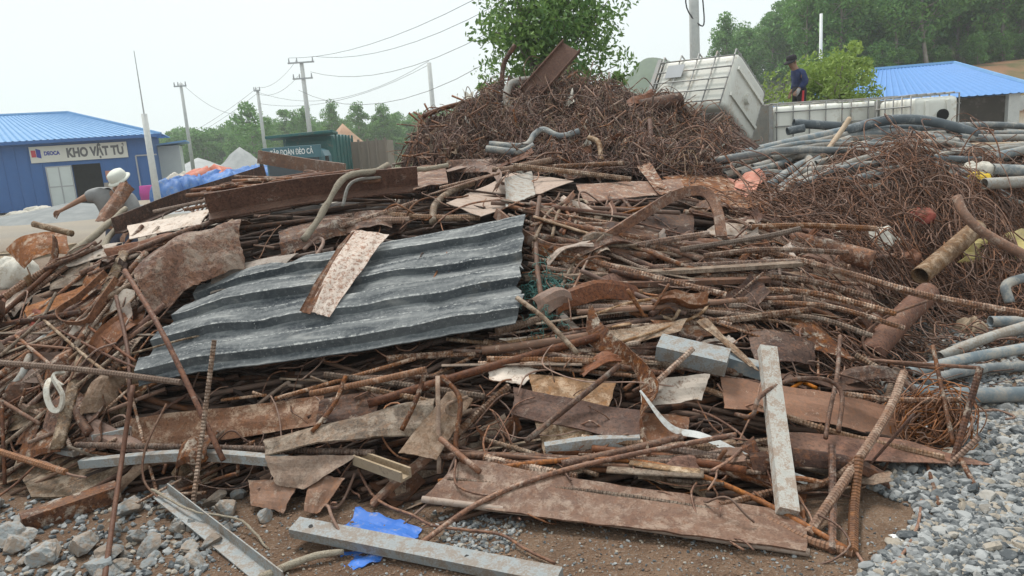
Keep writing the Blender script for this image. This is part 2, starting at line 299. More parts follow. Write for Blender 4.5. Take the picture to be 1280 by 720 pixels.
sep = t.N('ShaderNodeSeparateXYZ'); t.L(P0, sep.inputs[0])
far = t.ramp(sep.outputs[1], 12, 22); c = t.mix(far, c, t.mix(t.ramp(t.noise(.25, 5, P0), .35, .65), (.30, .27, .23), (.36, .31, .25)))
grn = t.math('MULTIPLY', t.ramp(sep.outputs[1], 44, 50), t.ramp(t.noise(.12, 4, P0), .30, .42)); c = t.mix(grn, c, t.mix(n2, (.06, .085, .03), (.10, .11, .05)))
bank = t.math('MULTIPLY', t.ramp(sep.outputs[2], .9, 1.6), t.math('SUBTRACT', 1, t.ramp(sep.outputs[1], 47, 52))); c = t.mix(bank, c, t.mix(t.ramp(t.noise(.5, 5, P0), .4, .6), (.30, .17, .10), (.13, .13, .06)))
me.materials.append(t.fin(c, .95, 0, t.bump(t.math('ADD', t.math('MULTIPLY', n2, .8), t.math('MULTIPLY', n3, .5)), 1.0, .05), .15))
ground = bpy.data.objects.new('ground', me); link(ground); ground['kind'] = 'structure'
# distant mountain
def ridge(name, Y, pts, mat, depth=30, dz=0):
    b = MB(); P = crom([at(px, py, Y) for px, py in pts], 8); V = []
    for p in P: V += [(p[0], Y-depth, -2), (p[0], p[1]-depth*.3, p[2]*.75), tuple(p), (p[0], Y+depth, -2)]
    k = len(P); b.add(V, [(i*4+j, (i+1)*4+j, (i+1)*4+j+1, i*4+j+1) for i in range(k-1) for j in range(3)]); o = b.build(name, mat, smooth=True, origin=(0, 0, 0)); o['kind'] = 'structure'; return o
M['far_hill'] = m_plain('wooded_hill', (.05, .085, .045), (.09, .13, .06), .12, .95, 0, (.035, .06, .035), .4)
ridge('hills', 215, [(640,168),(720,150),(765,118),(790,88),(812,72),(850,82),(900,118),(960,150),(1040,160)], M['far_hill'])

# heap body: packed earth and rust under the loose scrap
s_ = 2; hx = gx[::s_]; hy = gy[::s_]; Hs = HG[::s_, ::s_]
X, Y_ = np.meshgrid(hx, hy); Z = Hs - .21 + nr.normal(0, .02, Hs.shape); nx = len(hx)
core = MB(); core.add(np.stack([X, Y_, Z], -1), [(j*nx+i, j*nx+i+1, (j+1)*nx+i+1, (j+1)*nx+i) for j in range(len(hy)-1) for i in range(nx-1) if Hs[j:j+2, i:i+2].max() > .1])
M['core'] = m_rust('packed_earth_gap_shade', (.018, .011, .008), (.042, .026, .018), (.07, .038, .023), pale_amt=.0)  # packed earth and rust, colour lowered to paint shaded gaps in the heap
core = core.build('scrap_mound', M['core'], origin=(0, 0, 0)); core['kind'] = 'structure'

# ---------------------------------------------------------------- trees
def m_leaf(name, a, b, c3):
    t = NT(name); r = t.attr('rnd'); oi = t.N('ShaderNodeObjectInfo'); col = t.mix(r, a, b); col = t.mix(t.math('MULTIPLY', oi.outputs['Random'], .6), col, c3)
    t.fin(col, .55, 0, None, .3); tr = t.N('ShaderNodeBsdfTranslucent'); t.L(col, tr.inputs[0]); ms = t.N('ShaderNodeMixShader'); ms.inputs[0].default_value = .25
    t.L(t.b.outputs[0], ms.inputs[1]); t.L(tr.outputs[0], ms.inputs[2]); t.L(ms.outputs[0], t.out.inputs[0]); return t.m
M['leaf'] = m_leaf('acacia_leaves', (.075, .16, .045), (.21, .33, .085), (.12, .22, .06))
M['leaf_far'] = m_leaf('wood_leaves', (.07, .175, .05), (.20, .36, .085), (.13, .27, .07))
M['leaf_lime'] = m_leaf('young_lime_leaves', (.17, .26, .05), (.34, .44, .10), (.22, .32, .07))
M['bark'] = m_plain('pale_bark', (.20, .17, .14), (.30, .27, .23), 5, .9, var=.25)
def leaf_cloud(b, centres, rad, n, size, g):
    for c, rr in zip(centres, rad):
        d = g.normal(size=(n, 3)); d /= np.linalg.norm(d, axis=1)[:, None]; q = c + d*(rr*g.uniform(.35, 1, (n, 1))**.6)*np.array([1, 1, .8])
        u = g.normal(size=(n, 3)); u[:, 2] -= .3; u /= np.linalg.norm(u, axis=1)[:, None]; v = np.cross(u, g.normal(size=(n, 3))); v /= np.linalg.norm(v, axis=1)[:, None]
        s = size*g.uniform(.6, 1.3, (n, 1)); V = np.stack([q-u*s, q-v*s*.42, q+u*s, q+v*s*.42], 1).reshape(-1, 3)
        b.add(V, [(4*i, 4*i+1, 4*i+2, 4*i+3) for i in range(n)], np.repeat(np.clip(g.normal(.5, .25, n)+g.normal(0, .2), 0, 1), 4))
def tree_meshes(seed, h, cw, c0, clumps, per, leaf, leafmat, lean=.04, stems=1):
    g = np.random.default_rng(seed); tr = MB(); cen = []; rad = []
    for s in range(stems):
        d0 = g.normal(0, .14*cw if stems > 1 else 0, 2); top = np.array([g.normal(0, lean*h)+d0[0]*3, g.normal(0, lean*h)+d0[1]*3, h*g.uniform(.86, .95)])
        P = crom([np.array([d0[0], d0[1], -.15]), top*.45+np.array([*g.normal(0, .03*h, 2), 0])*.6, top], 5); r0 = .011*h+.02
        tr.tube(P, np.linspace(r0, r0*.2, len(P)), 6)
        for k in range(clumps//stems):
            f = c0 + (1-c0)*((k+.5)/(clumps/stems))**.8; p = P[min(int(f*(len(P)-1)), len(P)-1)]
            a = g.uniform(0, 2*math.pi); shape = math.sin(math.pi*min(1, max(.12, (f-c0)/(1-c0)*.9+.12)))**.7
            L = cw*shape*g.uniform(.25, 1.); e = p + np.array([math.cos(a)*L, math.sin(a)*L, L*.35+g.normal(0, .06*h)])
            tr.tube(crom([p, (p+e)/2+np.array([0, 0, -.05*L]), e], 3), np.linspace(r0*.3, r0*.08, 7), 4)
            cen.append(e); rad.append(g.uniform(.55, 1.25)*cw*.36)
    cr = MB(); leaf_cloud(cr, cen, rad, per, leaf, g); return tr, cr
def make_tree(name, label, loc, group, cat='tree', **k):
    mat = k.pop('mat'); tr, cr = tree_meshes(leafmat=mat, **k); o = thing(name, label, cat, loc, group)
    tr.build('trunk', M['bark'], o, True, origin=(0, 0, 0)); cr.build('crown', mat, o, origin=(0, 0, 0)); return o
def scatter(protos, spots, label, group, name, smin=.8, smax=1.2):
    for i, (x, y) in enumerate(spots):
        p = protos[rng.randrange(len(protos))]; o = copy_tree(p); o.name = name; o['label'] = label(x, y) if callable(label) else label; o['group'] = group
        o.location = (x, y, float(terrain(x, y))-.05); s = rng.uniform(smin, smax); o.scale = (s*rng.uniform(.9, 1.15), s*rng.uniform(.9, 1.15), s); o.rotation_euler = (0, 0, rng.uniform(0, 6.28))
protos = [make_tree('acacia_tree', 'x', (0, -60, 0), 'x', seed=i, h=8.5, cw=1.7, c0=.30, clumps=42, per=95, leaf=.135, mat=M['leaf_far']) for i in range(4)]
low = [make_tree('bushy_tree', 'x', (0, -60, 0), 'x', seed=20+i, h=5.0, cw=1.9, c0=.12, clumps=36, per=70, leaf=.19, mat=M['leaf_far'], stems=2) for i in range(3)]
spots = []
for k in range(420):                                    # plantation on the right hillside
    y = rng.uniform(45.5, 95); px = rng.uniform(912, 1420); x = (px-640)/F*y*1.0
    if px < 1000 and y < 66: continue
    if all((x-a)**2+(y-b)**2 > 1.6**2 for a, b in spots): spots.append((x, y))
scatter(protos, spots[:175], lambda x, y: ('tall slim acacia in the hillside wood seen past the tipped white tank' if x/y < .40 else 'tall slim acacia in the hillside wood behind the lime green shrubs' if x/y < .52 else 'tall slim acacia at the front edge of the wood above the blue roof' if y < 58 else 'tall slim acacia deep in the wood above the blue roof'), 'trees of the hillside wood', 'acacia_tree', .85, 1.25)
us = []
for k in range(45):
    y = rng.uniform(44.5, 50); px = rng.uniform(1040, 1340); us.append(((px-640)/F*y, y))
scatter(low, us, 'low bush at the foot of the hillside wood above the earth bank', 'bushes at the foot of the hillside wood', 'bush', .22, .45)
sp = []
for k in range(150):
    y = rng.uniform(88, 135); px = rng.uniform(150, 640); x = (px-640)/F*y
    if all((x-a)**2+(y-b)**2 > 2.2**2 for a, b in sp): sp.append((x, y))
scatter(low, sp, 'bushy green tree in the low tree belt behind the warehouse yard', 'trees of the far tree belt', 'bushy_tree', .72, 1.12)
sp = [((px-640)/F*92, 92+rng.uniform(-3, 3)) for px in (372, 398, 414, 434, 497, 466)]
scatter(protos, sp, 'thin tall tree rising above the far tree belt', 'tall thin trees over the tree belt', 'slender_tree', .85, 1.0)
for q in protos+low:
    for ch in list(q.children): bpy.data.objects.remove(ch)
    bpy.data.objects.remove(q)
make_tree('spreading_tree', 'taller round crowned tree rising behind the grey aggregate pile', (at(315, 190, 75)[0], 75, float(terrain(at(315, 190, 75)[0], 75))), None, seed=41, h=7.3, cw=2.3, c0=.4, clumps=34, per=60, leaf=.2, mat=M['leaf_far'])
p = at(684, 120, 13.5); make_tree('acacia_tree', 'leafy young acacia standing right behind the wire covered mound', (p[0], 13.5, 0), None, seed=52, h=5.0, cw=1.3, c0=.28, clumps=120, per=140, leaf=.058, mat=M['leaf'], stems=2)
p = at(598, 120, 13); make_tree('sapling', 'small leafy sapling at the left flank of the wire mound', (p[0], 13, 0), None, seed=53, h=2.95, cw=.36, c0=.4, clumps=26, per=90, leaf=.055, mat=M['leaf'])
p = at(765, 120, 15); make_tree('sapling', 'low leafy sapling between the young acacia and the white tank', (p[0], 15, 0), None, seed=54, h=3.1, cw=.5, c0=.4, clumps=26, per=90, leaf=.058, mat=M['leaf'])
p = at(1008, 130, 18.6); make_tree('shrub', 'light green shrub behind the standing man in navy', (p[0], 18.6, 0), None, 'shrub', seed=55, h=3.3, cw=1.15, c0=.2, clumps=75, per=120, leaf=.062, mat=M['leaf_lime'], stems=3)
p = at(1046, 130, 18.9); make_tree('shrub', 'lime green shrub next to the blue hipped roof', (p[0], 18.9, 0), None, 'shrub', seed=56, h=3.45, cw=1.0, c0=.2, clumps=75, per=120, leaf=.062, mat=M['leaf_lime'], stems=3)
# ---------------------------------------------------------------- lettering
def text_mesh(s, size, depth=.004):
    cu = bpy.data.curves.new('text', 'FONT'); cu.body = s; cu.size = size; cu.extrude = depth; cu.offset = size*.05 if s != 'TẬP ĐOÀN ĐÈO CẢ' else size*.012; cu.align_x = 'CENTER'; cu.align_y = 'CENTER'
    o = bpy.data.objects.new('text', cu); COL.objects.link(o); dg = bpy.context.evaluated_depsgraph_get(); me = bpy.data.meshes.new_from_object(o.evaluated_get(dg)); bpy.data.objects.remove(o); return me
def letters(name, s, size, mat, parent, loc, rot=(R(90), 0, 0), bold=0., wfit=None):
    me = text_mesh(s, size); me.materials.clear(); me.materials.append(mat)
    if bold:                                             # thicken strokes
        co = np.zeros(len(me.vertices)*3); me.vertices.foreach_get('co', co)
    o = bpy.data.objects.new(name, me); link(o, parent); o.location = loc; o.rotation_euler = rot
    if wfit: w_ = max(v.co.x for v in me.vertices)-min(v.co.x for v in me.vertices); o.scale = (wfit/w_, 1, 1)
    return o
def flat(name, col, rough=.6, **k): return m_plain(name, tuple(c*.93 for c in col), col, 3, rough, var=.01, bumps=.1, **k)
M['blue_wall'] = flat('blue_wall_panel', (.034, .12, .33)); M['blue_roof'] = flat('blue_roof_sheet', (.14, .31, .55), .6, dirt=(.21, .37, .56), dirt_amt=.3)
M['blue_roof_r'] = flat('deep_blue_roof_sheet', (.11, .26, .55), .6); M['door_white'] = flat('pale_door_panel', (.55, .60, .58)); M['sign_cream'] = flat('sign_board', (.62, .62, .55))
M['sign_ink'] = flat('sign_ink', (.12, .12, .12)); M['sign_red'] = flat('sign_red', (.5, .06, .08)); M['sign_navy'] = flat('sign_navy', (.03, .05, .3)); M['grey_metal'] = flat('grey_metal', (.36, .37, .38))
M['truck'] = flat('dark_teal_cab', (.045, .13, .16), .4); M['truck_green'] = flat('green_dump_body', (.014, .105, .10), .5, dirt=(.12, .12, .10), dirt_amt=.3); M['glass'] = flat('dark_window', (.03, .04, .05), .12); M['white'] = flat('white_paint', (.75, .76, .75))
M['rubber'] = flat('rubber', (.02, .02, .02), .9); M['tan_body'] = flat('tan_dump_body', (.20, .165, .13)); M['pile'] = m_plain('grey_aggregate', (.30, .31, .31), (.38, .385, .38), 1.5, .95, bumps=.8, dist=.05)
M['tarp_blue'] = m_plain('blue_tarp', (.035, .12, .36), (.08, .20, .46), 5, .6, 0, (.25, .25, .26), .3); M['tarp_orange'] = m_plain('orange_tarp', (.42, .10, .06), (.50, .17, .10), 5, .6, 0, (.3, .2, .15), .3); M['magenta'] = flat('magenta_plastic', (.42, .04, .25))
M['black_wall'] = m_plain('mould_blackened_wall', (.03, .025, .02), (.075, .062, .05), .9, .95, 0, (.20, .175, .15), .38)
def prism_roof(b, x0, x1, y0, y1, zE, zR, inset, ov=.5, th=.06):
    x0 -= ov; x1 += ov; y0 -= ov; y1 += ov; ym = (y0+y1)/2
    return [(x0, y0, zE), (x1, y0, zE), (x1, y1, zE), (x0, y1, zE), (x0+inset[0], ym, zR), (x1-inset[1], ym, zR)]
def ribbed_slope(name, q, parent, mat, pitch=.3, h=.035):
    """corrugated slope; q = eave-left, eave-right, ridge-right, ridge-left"""
    b = MB(); q = [np.asarray(p, float) for p in q]; n = max(4, int(np.linalg.norm(q[1]-q[0])/pitch)*4); nrm = np.cross(q[1]-q[0], q[3]-q[0]); nrm /= np.linalg.norm(nrm); V = []
    for i in range(n+1):
        t_ = i/n; z = nrm*(h if (i % 4) == 0 else 0.)
        V += [q[0]+(q[1]-q[0])*t_+z, q[3]+(q[2]-q[3])*t_+z]
    b.add(V, [(2*i, 2*i+2, 2*i+3, 2*i+1) for i in range(n)]); return b.build(name, mat, parent, origin=(0, 0, 0))
# ---------------------------------------------------------------- blue warehouse (left)
YW = 40.; PSI = R(20)
def fx(px):                                           # facade position (unturned frame) of a picture column
    d = ray(px, 215); C_ = at(199, 246, YW); n_ = np.array([-math.sin(PSI), math.cos(PSI), 0]); q_ = CAM+d*(((C_-CAM) @ n_)/(d @ n_)); return np.array([C_[0]+((q_-C_) @ np.array([math.cos(PSI), math.sin(PSI), 0])), YW, 0])
YW = 40.; A0 = at(0, 262, YW); c0 = at(199, 246, YW); xr = c0[0]; xl = -40.; zE = 3.42
wh = thing('warehouse', 'blue metal clad warehouse with pale blue hipped roof and sign over its doorway', 'warehouse', (xr, YW, 0)); wh.rotation_euler = (0, 0, PSI)
def wpart(name, mat, boxes):
    b = MB()
    for c, d in boxes: b.box(np.array(c)-np.array(wh.location), d)
    return b.build(name, mat, wh, origin=(0, 0, 0))
dx0 = fx(91)[0]; dx1 = fx(127)[0]; dz1 = 2.15
wpart('wall', M['blue_wall'], [(((xl+dx0)/2, YW+.1, zE/2), (dx0-xl, .2, zE)), (((xr+dx1)/2, YW+.1, zE/2), (xr-dx1, .2, zE)), (((dx0+dx1)/2, YW+.1, (dz1+zE)/2), (dx1-dx0, .2, zE-dz1)), ((xr-.1, YW+2.7, zE/2), (.2, 5, zE)), (((xl+xr)/2, YW+5.4, zE/2), (xr-xl, .2, zE))])
for i in range(46):
    x = xr-.2-i*.55
    if dx0-.1 < x < dx1+.1 or x < xl: continue
    wpart('wall_rib', M['blue_wall'], [((x, YW-.015, zE/2-.05), (.06, .03, zE-.15))])
wpart('doorway_shade_panel', M['dark'], [(((dx0+dx1)/2, YW+2.5, 1.2), (dx1-dx0+2, .1, 2.4))])  # near-black panel painting the shade behind the doorway
rf = prism_roof(None, xl, xr, YW, YW+5.5, zE+.02, 4.95, (6, 4.6), .6); L0 = np.array(wh.location)
R_ = [np.array(p)-L0 for p in rf]
ro = ribbed_slope('roof', (R_[0], R_[1], R_[5], R_[4]), wh, M['blue_roof']); ribbed_slope('roof_slope', (R_[1], R_[2], R_[5], R_[5]), wh, M['blue_roof']); ribbed_slope('roof_slope', (R_[2], R_[3], R_[4], R_[5]), wh, M['blue_roof'])
b = MB(); b.tube([R_[4], R_[5]], .09, 6); b.tube([R_[5], R_[1]], .08, 6); b.build('ridge_cap', M['blue_roof'], wh, origin=(0, 0, 0))
wpart('fascia', M['blue_wall'], [(((xl+xr)/2, YW-.62, zE-.06), (xr-xl+1.2, .05, .16))])
# door leaf swung open, panelled
d0 = fx(58); d1 = fx(91)
lf = wpart('door_leaf', M['door_white'], [(((d0[0]+d1[0])/2, YW-.10, 1.08), (d1[0]-d0[0], .05, 2.1))])
wpart('door_frame', M['grey_metal'], [(((d0[0]+d1[0])/2, YW-.135, zz), (d1[0]-d0[0], .02, .05)) for zz in (.1, 1.1, 2.1)] + [((xx, YW-.137, 1.08), (.05, .02, 2.0)) for xx in (d0[0]+.03, (d0[0]+d1[0])/2, d1[0]-.03)])
for a_, c_ in ((131, .9), (135, 1.5)):
    q = fx(a_); wpart('notice', M['orange_cloth' if c_ > 1 else 'white_post'], [((q[0]+.15, YW-.03, c_), (.55, .03, .45))])
q = fx(173); wpart('drain_pipe', M['grey_metal'], [((q[0], YW-.06, 1.2), (.07, .07, 2.4)), ((q[0]+.5, YW-.06, 2.4), (1.0, .07, .07))])
s0 = fx(42); s1 = fx(164); sx = (s0[0]+s1[0])/2; sw = s1[0]-s0[0]; sz = 2.75
sg = wpart('sign_board', M['sign_cream'], [((sx, YW-.08, sz), (sw, .08, .80))]); sg_l = np.array([sx, YW-.126, sz])-L0
letters('sign_lettering', 'KHO VẬT TƯ', .62, M['sign_ink'], sg, sg_l+np.array([sw*.165, 0, -.02]), wfit=sw*.60)
letters('sign_lettering', 'DEOCA', .26, M['sign_navy'], sg, sg_l+np.array([-sw*.28, 0, .03]), wfit=sw*.16)
b = MB(); e = sg_l+np.array([-sw*.435, 0, .05]); b.box(e+np.array([-.12, .0, 0]), (.2, .012, .34)); b.build('logo_mark', M['sign_red'], sg, origin=(0, 0, 0)); b = MB(); b.box(e+np.array([.1, -.003, 0]), (.2, .012, .42), [[1, 0, -.35], [0, 1, 0], [0, 0, 1]]); b.build('logo_mark', M['sign_navy'], sg, origin=(0, 0, 0))
# pale annex right of it
an = thing('shed', 'small pale shed with blue eave adjoining the warehouse end', 'shed', (at(211, 240, 44)[0], 44, 0)); an.rotation_euler = (0, 0, PSI); b = MB(); b.box((0, 1, 1.45), (1.9, 3, 2.9)); b.build('wall', M['door_white'], an, origin=(0, 0, 0))
b = MB(); b.box((.1, .8, 3.0), (2.6, 4.2, .09), [[1, 0, .08], [0, 1, 0], [-.08, 0, 1]]); b.build('roof', M['blue_roof'], an, origin=(0, 0, 0)); b = MB(); b.box((.55, -.58, .55), (.8, .3, .6)); b.build('air_conditioner', M['grey_metal'], an, origin=(0, 0, 0))
# ---------------------------------------------------------------- house with the blue hipped roof (right)
Yh = 26.; ea = at(1190, 122, Yh); ebx = at(1345, 128, Yh+3)
hs = thing('house', 'low house with bright blue hipped roof and blackened wall beside the pipes', 'house', (ea[0]-3, Yh+4, 0)); L0 = np.array(hs.location)
zE2 = ea[2]; xL = at(1045, 125, Yh)[0]; xC = at(1282, 122, Yh)[0]
b = MB(); b.box(np.array([(xL+1.2+xC)/2, Yh+.5, zE2/2-.02])-L0, (xC-xL-1.2, .25, zE2-.04)); b.box(np.array([xC-.13, Yh+4.5, zE2/2-.02])-L0, (.25, 7.7, zE2-.04)); b.build('wall', M['black_wall'], hs, origin=(0, 0, 0))
b = MB(); b.box(np.array([xC-.25, Yh+.28, zE2/2])-L0, (.4, .18, zE2)); b.build('pillar', M['concrete'], hs, origin=(0, 0, 0))
rA = at(1192, 79, Yh+4.2); xe0 = xL-.3; xe1 = xC+.9
E0 = np.array([xe0, Yh, zE2])-L0; E1 = np.array([xe1, Yh, zE2])-L0; E2 = np.array([xe1, Yh+8.4, zE2])-L0; RA = np.array([rA[0], Yh+4.2, rA[2]])-L0; RB = np.array([xe0+3.2, Yh+4.2, rA[2]-.05])-L0; E3 = np.array([xe0, Yh+8.4, zE2])-L0
ribbed_slope('roof', (E0, E1, RA, RB), hs, M['blue_roof_r'], .28, .03); ribbed_slope('roof_slope', (E1, E2, RA, RA), hs, M['blue_roof_r'], .28, .03); ribbed_slope('roof_slope', (E2, E3, RB, RA), hs, M['blue_roof_r'], .28, .03); ribbed_slope('roof_slope', (E3, E0, RB, RB), hs, M['blue_roof_r'], .28, .03)
b = MB(); b.tube([RA, E1], .10, 6); b.tube([RB, RA], .10, 6); b.build('ridge_cap', M['blue_roof'], hs, origin=(0, 0, 0))
# low wall by the bank
wl = thing('boundary_wall', 'pale low concrete wall on the earth bank behind the blue roof', 'wall', (at(1262, 95, 36)[0], 36, float(terrain(at(1262, 95, 36)[0], 36))))
for i in range(5):
    b = MB(); b.box((i*1.5-1.5, i*.1, .3), (1.45, .2, .75), None); b.build('panel', M['concrete'], wl, origin=(0, 0, 0))
# ---------------------------------------------------------------- poles and cables
def pole(name, label, px, py_top, pyb, Y, r0, r1, mat, arms=(), extra=0, group=None):
    base = at(px, pyb, Y); top = at(px, py_top, Y)[2]+extra; g0 = float(terrain(base[0], Y)); o = thing(name, label, 'pole', (base[0], Y, g0-.1), group)
    b = MB(); b.tube([(0, 0, 0), (0, 0, top-g0)], [r0, r1], 10); b.build('shaft', mat, o, True, origin=(0, 0, 0))
    for dz, L in arms:
        b = MB(); b.box((0, -.15, top-g0-dz), (L, .09, .09)); b.build('crossarm', M['grey_metal'], o, origin=(0, 0, 0))
        for s in (-.45, -.15, .45):
            b = MB(); b.tube([(s*L, -.15, top-g0-dz+.05), (s*L, -.15, top-g0-dz+.3)], [.05, .03], 6); b.build('insulator', M['grey_metal'], o, origin=(0, 0, 0))
    return np.array([base[0], Y, top])
tp = {}
tp[1] = pole('mast_pole', 'grey pole with thin whip antenna by the warehouse corner', 190, 138, 205, 27, .13, .10, M['concrete'])
an_ = [o for o in bpy.data.objects if o.name == 'mast_pole'][0]; b = MB(); zt = tp[1][2]; b.tube([(0, 0, zt), (0, 0, zt+2.15)], [.025, .012], 5); b.build('antenna', M['grey_metal'], an_, origin=(0, 0, 0))
tp[2] = pole('utility_pole', 'thin leaning utility pole standing above the pale shed', 234, 102, 160, 56, .15, .10, M['concrete'], [(0.2, .9)])
tp[3] = pole('utility_pole', 'short utility pole in front of the round crowned tree', 328, 110, 160, 62, .16, .12, M['concrete'], [(.1, .5)])
tp[4] = pole('utility_pole', 'concrete utility pole with double crossarm behind the dump truck', 383, 76, 130, 50, .18, .13, M['concrete'], [(.0, 1.7), (1.0, 1.3)])
tp[5] = pole('utility_pole', 'plain concrete pole beside the left slope of the wire mound', 540, 76, 122, 46, .17, .13, M['concrete'])
tp[6] = pole('utility_pole', 'thick concrete pole rising behind the tilted white tank', 868, 0, 40, 21, .15, .12, M['concrete'], (), 3.2)
tp[7] = pole('lamp_pole', 'slim white pole standing before the hillside wood', 1026, 14, 60, 33, .09, .06, M['white'])
M['cable'] = flat('black_cable', (.03, .03, .035))
b = MB(); q = tp[6]-np.array([.2, .1, 0]); b.tube(crom([q+np.array([0, 0, -2.5]), q+np.array([-.02, 0, -3.4]), q+np.array([.4, 0, -3.9]), q+np.array([.42, 0, -3.3]), q+np.array([.3, 0, -2.4])], 6), .02, 5)
b.build('cable_loop', M['cable'], [o for o in bpy.data.objects if o.get('label', '').startswith('thick concrete pole')][0], origin=tp[6]*np.array([1, 1, 0])-np.array([0, 0, .1]))
bpy.data.objects['cable_loop'].location = (0, 0, 0)
def cable(a, c, sag, label='slack overhead cable strung between the poles'):
    a = np.asarray(a, float); c = np.asarray(c, float); P = [a+(c-a)*u - np.array([0, 0, sag*4*u*(1-u)]) for u in np.linspace(0, 1, 14)]
    m = MB(); m.tube(P, .011 if a[1] > 30 else .009, 4); tag(m.build('overhead_cable', M['cable'], smooth=True), label, 'cable', 'overhead cables')
for dx, dz, sg_ in ((-.8, .25, 1.2), (.8, .25, 1.5), (.5, -.7, 1.9), (-.4, -1.8, 2.6)): cable(tp[4]+np.array([dx, 0, dz]), tp[6]+np.array([dx*.3, 0, dz*.4-.1]), sg_)
for dz in (.1, -.9): cable(tp[3]+np.array([0, 0, dz*.5]), tp[4]+np.array([-.3, 0, dz]), .5); cable(at(190, 190, 64)+np.array([0, 0, dz*.3]), tp[3]+np.array([0, 0, dz*.4]), .4)
cable(tp[2], tp[3]+np.array([0, 0, -1.6]), 1.2); cable(tp[3]+np.array([0, 0, -1.2]), tp[5]+np.array([0, 0, -.2]), 1.0); cable(tp[3]+np.array([0, 0, -.3]), tp[5]+np.array([0, 0, 0]), 1.4)
# ---------------------------------------------------------------- dump truck, second bed, aggregate piles, tarps in the yard
p = at(385, 195, 31); zc = at(370, 182, 31)[2]
tk = thing('dump_truck', 'dark teal dump truck with white lettering on its cab visor and green tipper body', 'truck', (p[0], 31, 0))
def tpart(name, mat, c, d, ax=None, bev=True):
    b = MB(); b.box(c, d, ax); o = b.build(name, mat, tk, origin=(0, 0, 0))
    if bev: md = o.modifiers.new('b', 'BEVEL'); md.width = min(d)*.18; md.segments = 2
    return o
cx = at(366, 190, 31)[0]-p[0]; cw_ = 2.45
cb = tpart('cab', M['truck'], (cx, .9, 1.15), (cw_, 1.8, zc*2-2.3-.0 if False else 1.75)); tpart('windscreen', M['glass'], (cx, -.03, 1.35), (2.1, .06, .62)); tpart('bumper', M['grey_metal'], (cx, -.1, .45), (2.4, .2, .3))
vs = tpart('visor_board', M['truck'], (cx, -.12, zc-.27), (2.4, .1, .5)); letters('cab_lettering', 'TẬP ĐOÀN ĐÈO CẢ', .3, M['white'], vs, (cx, -.176, zc-.26), wfit=1.75)
for s in (-1, 1): tpart('headlight', M['white'], (cx+s*.95, -.14, .62), (.3, .1, .18)); tpart('mirror', M['rubber'], (cx+s*1.36, .05, 1.5), (.14, .1, .4))
bx_ = at(391, 180, 34)[0]-p[0]; zb = at(400, 168, 34)[2]
bd = tpart('tipper_body', M['truck_green'], (bx_, 4.4, (zb+.9)/2), (2.25, 4.4, zb-.9)); tpart('cab_guard', M['truck_green'], (bx_-.15, 1.9, zb-.02), (2.9, 1.1, .12), [[1, 0, .03], [0, 1, -.06], [0, 0, 1]])
for k in range(6): tpart('body_rib', M['truck_green'], (bx_-1.15, 2.6+k*.72, (zb+.9)/2), (.08, .1, zb-1.0)); tpart('body_rib', M['truck_green'], (bx_+1.15, 2.6+k*.72, (zb+.9)/2), (.08, .1, zb-1.0))
for s in (-1, 1):
    for yy in (.9, 4.2, 5.5):
        b = MB(); b.tube([(cx+s*.95, yy, .5), (cx+s*1.22, yy, .5)], .5, 16); b.build('wheel', M['rubber'], tk, True, origin=(0, 0, 0))
tb = thing('tipper_bed', 'tan ribbed tipper bed parked beside the green dump truck', 'truck bed', (at(455, 190, 38)[0], 38, 0)); zz = at(455, 177, 38)[2]
b = MB(); b.box((0, 0, zz/2+.2), (2.7, 2.2, zz-.4)); b.build('bed', M['tan_body'], tb, origin=(0, 0, 0))
for k in range(7): b = MB(); b.box((-1.3+k*.43, -1.14, zz/2+.2), (.1, .1, zz-.2)); b.build('rib', M['tan_body'], tb, origin=(0, 0, 0))
for k in (-1, 1): b = MB(); b.tube([(k*1.0, -.2, .45), (k*1.25, -.2, .45)], .45, 14); b.build('wheel', M['rubber'], tb, True, origin=(0, 0, 0))
def cone_pile(name, label, px, Y, h, r, mat, cat='pile'):
    p = at(px, 190, Y); g = np.random.default_rng(int(px)); V = [(0, 0, h)]; f = []; K_ = 5; n = 26
    for k in range(1, K_+1):
        for j in range(n): a = j/n*6.283; rr = r*k/K_*g.uniform(.9, 1.1); V.append((math.cos(a)*rr, math.sin(a)*rr*.9, h*(1-(k/K_)**.9)*g.uniform(.93, 1.05)-(.1 if k == K_ else 0)))
    for j in range(n):
        f.append((0, 1+j, 1+(j+1) % n))
        for k in range(K_-1): a = 1+k*n; f.append((a+j, a+n+j, a+n+(j+1) % n, a+(j+1) % n))
    b = MB(); b.add(V, f); o = b.build(name, mat, smooth=True, origin=(0, 0, 0)); o.location = (p[0], Y, float(terrain(p[0], Y))); tag(o, label, cat); return o
cone_pile('aggregate_pile', 'pointed pile of grey aggregate before the far tree belt', 300, 66, 3.0, 4.2, M['pile']); cone_pile('aggregate_pile', 'wide low grey pile between shed and pointed pile', 246, 74, 2.2, 5.5, M['pile']); cone_pile('aggregate_pile', 'low pale pile half hidden by the dump truck', 345, 70, 1.9, 5, M['pile'])
cone_pile('earth_bank', 'bare orange earth bank below the tree belt right of the truck', 432, 86, 4.6, 5.0, m_plain('orange_earth', (.36, .20, .12), (.42, .27, .18), 1, .95))
cone_pile('sand_pile', 'dark grey sand pile in front of the warehouse door', 78, 30, .5, 3.6, m_plain('wet_sand', (.16, .17, .17), (.23, .235, .23), 2, .95)); cone_pile('gravel_pile', 'flat grey gravel spread by the yard tarps', 255, 30, .45, 4, M['pile'])
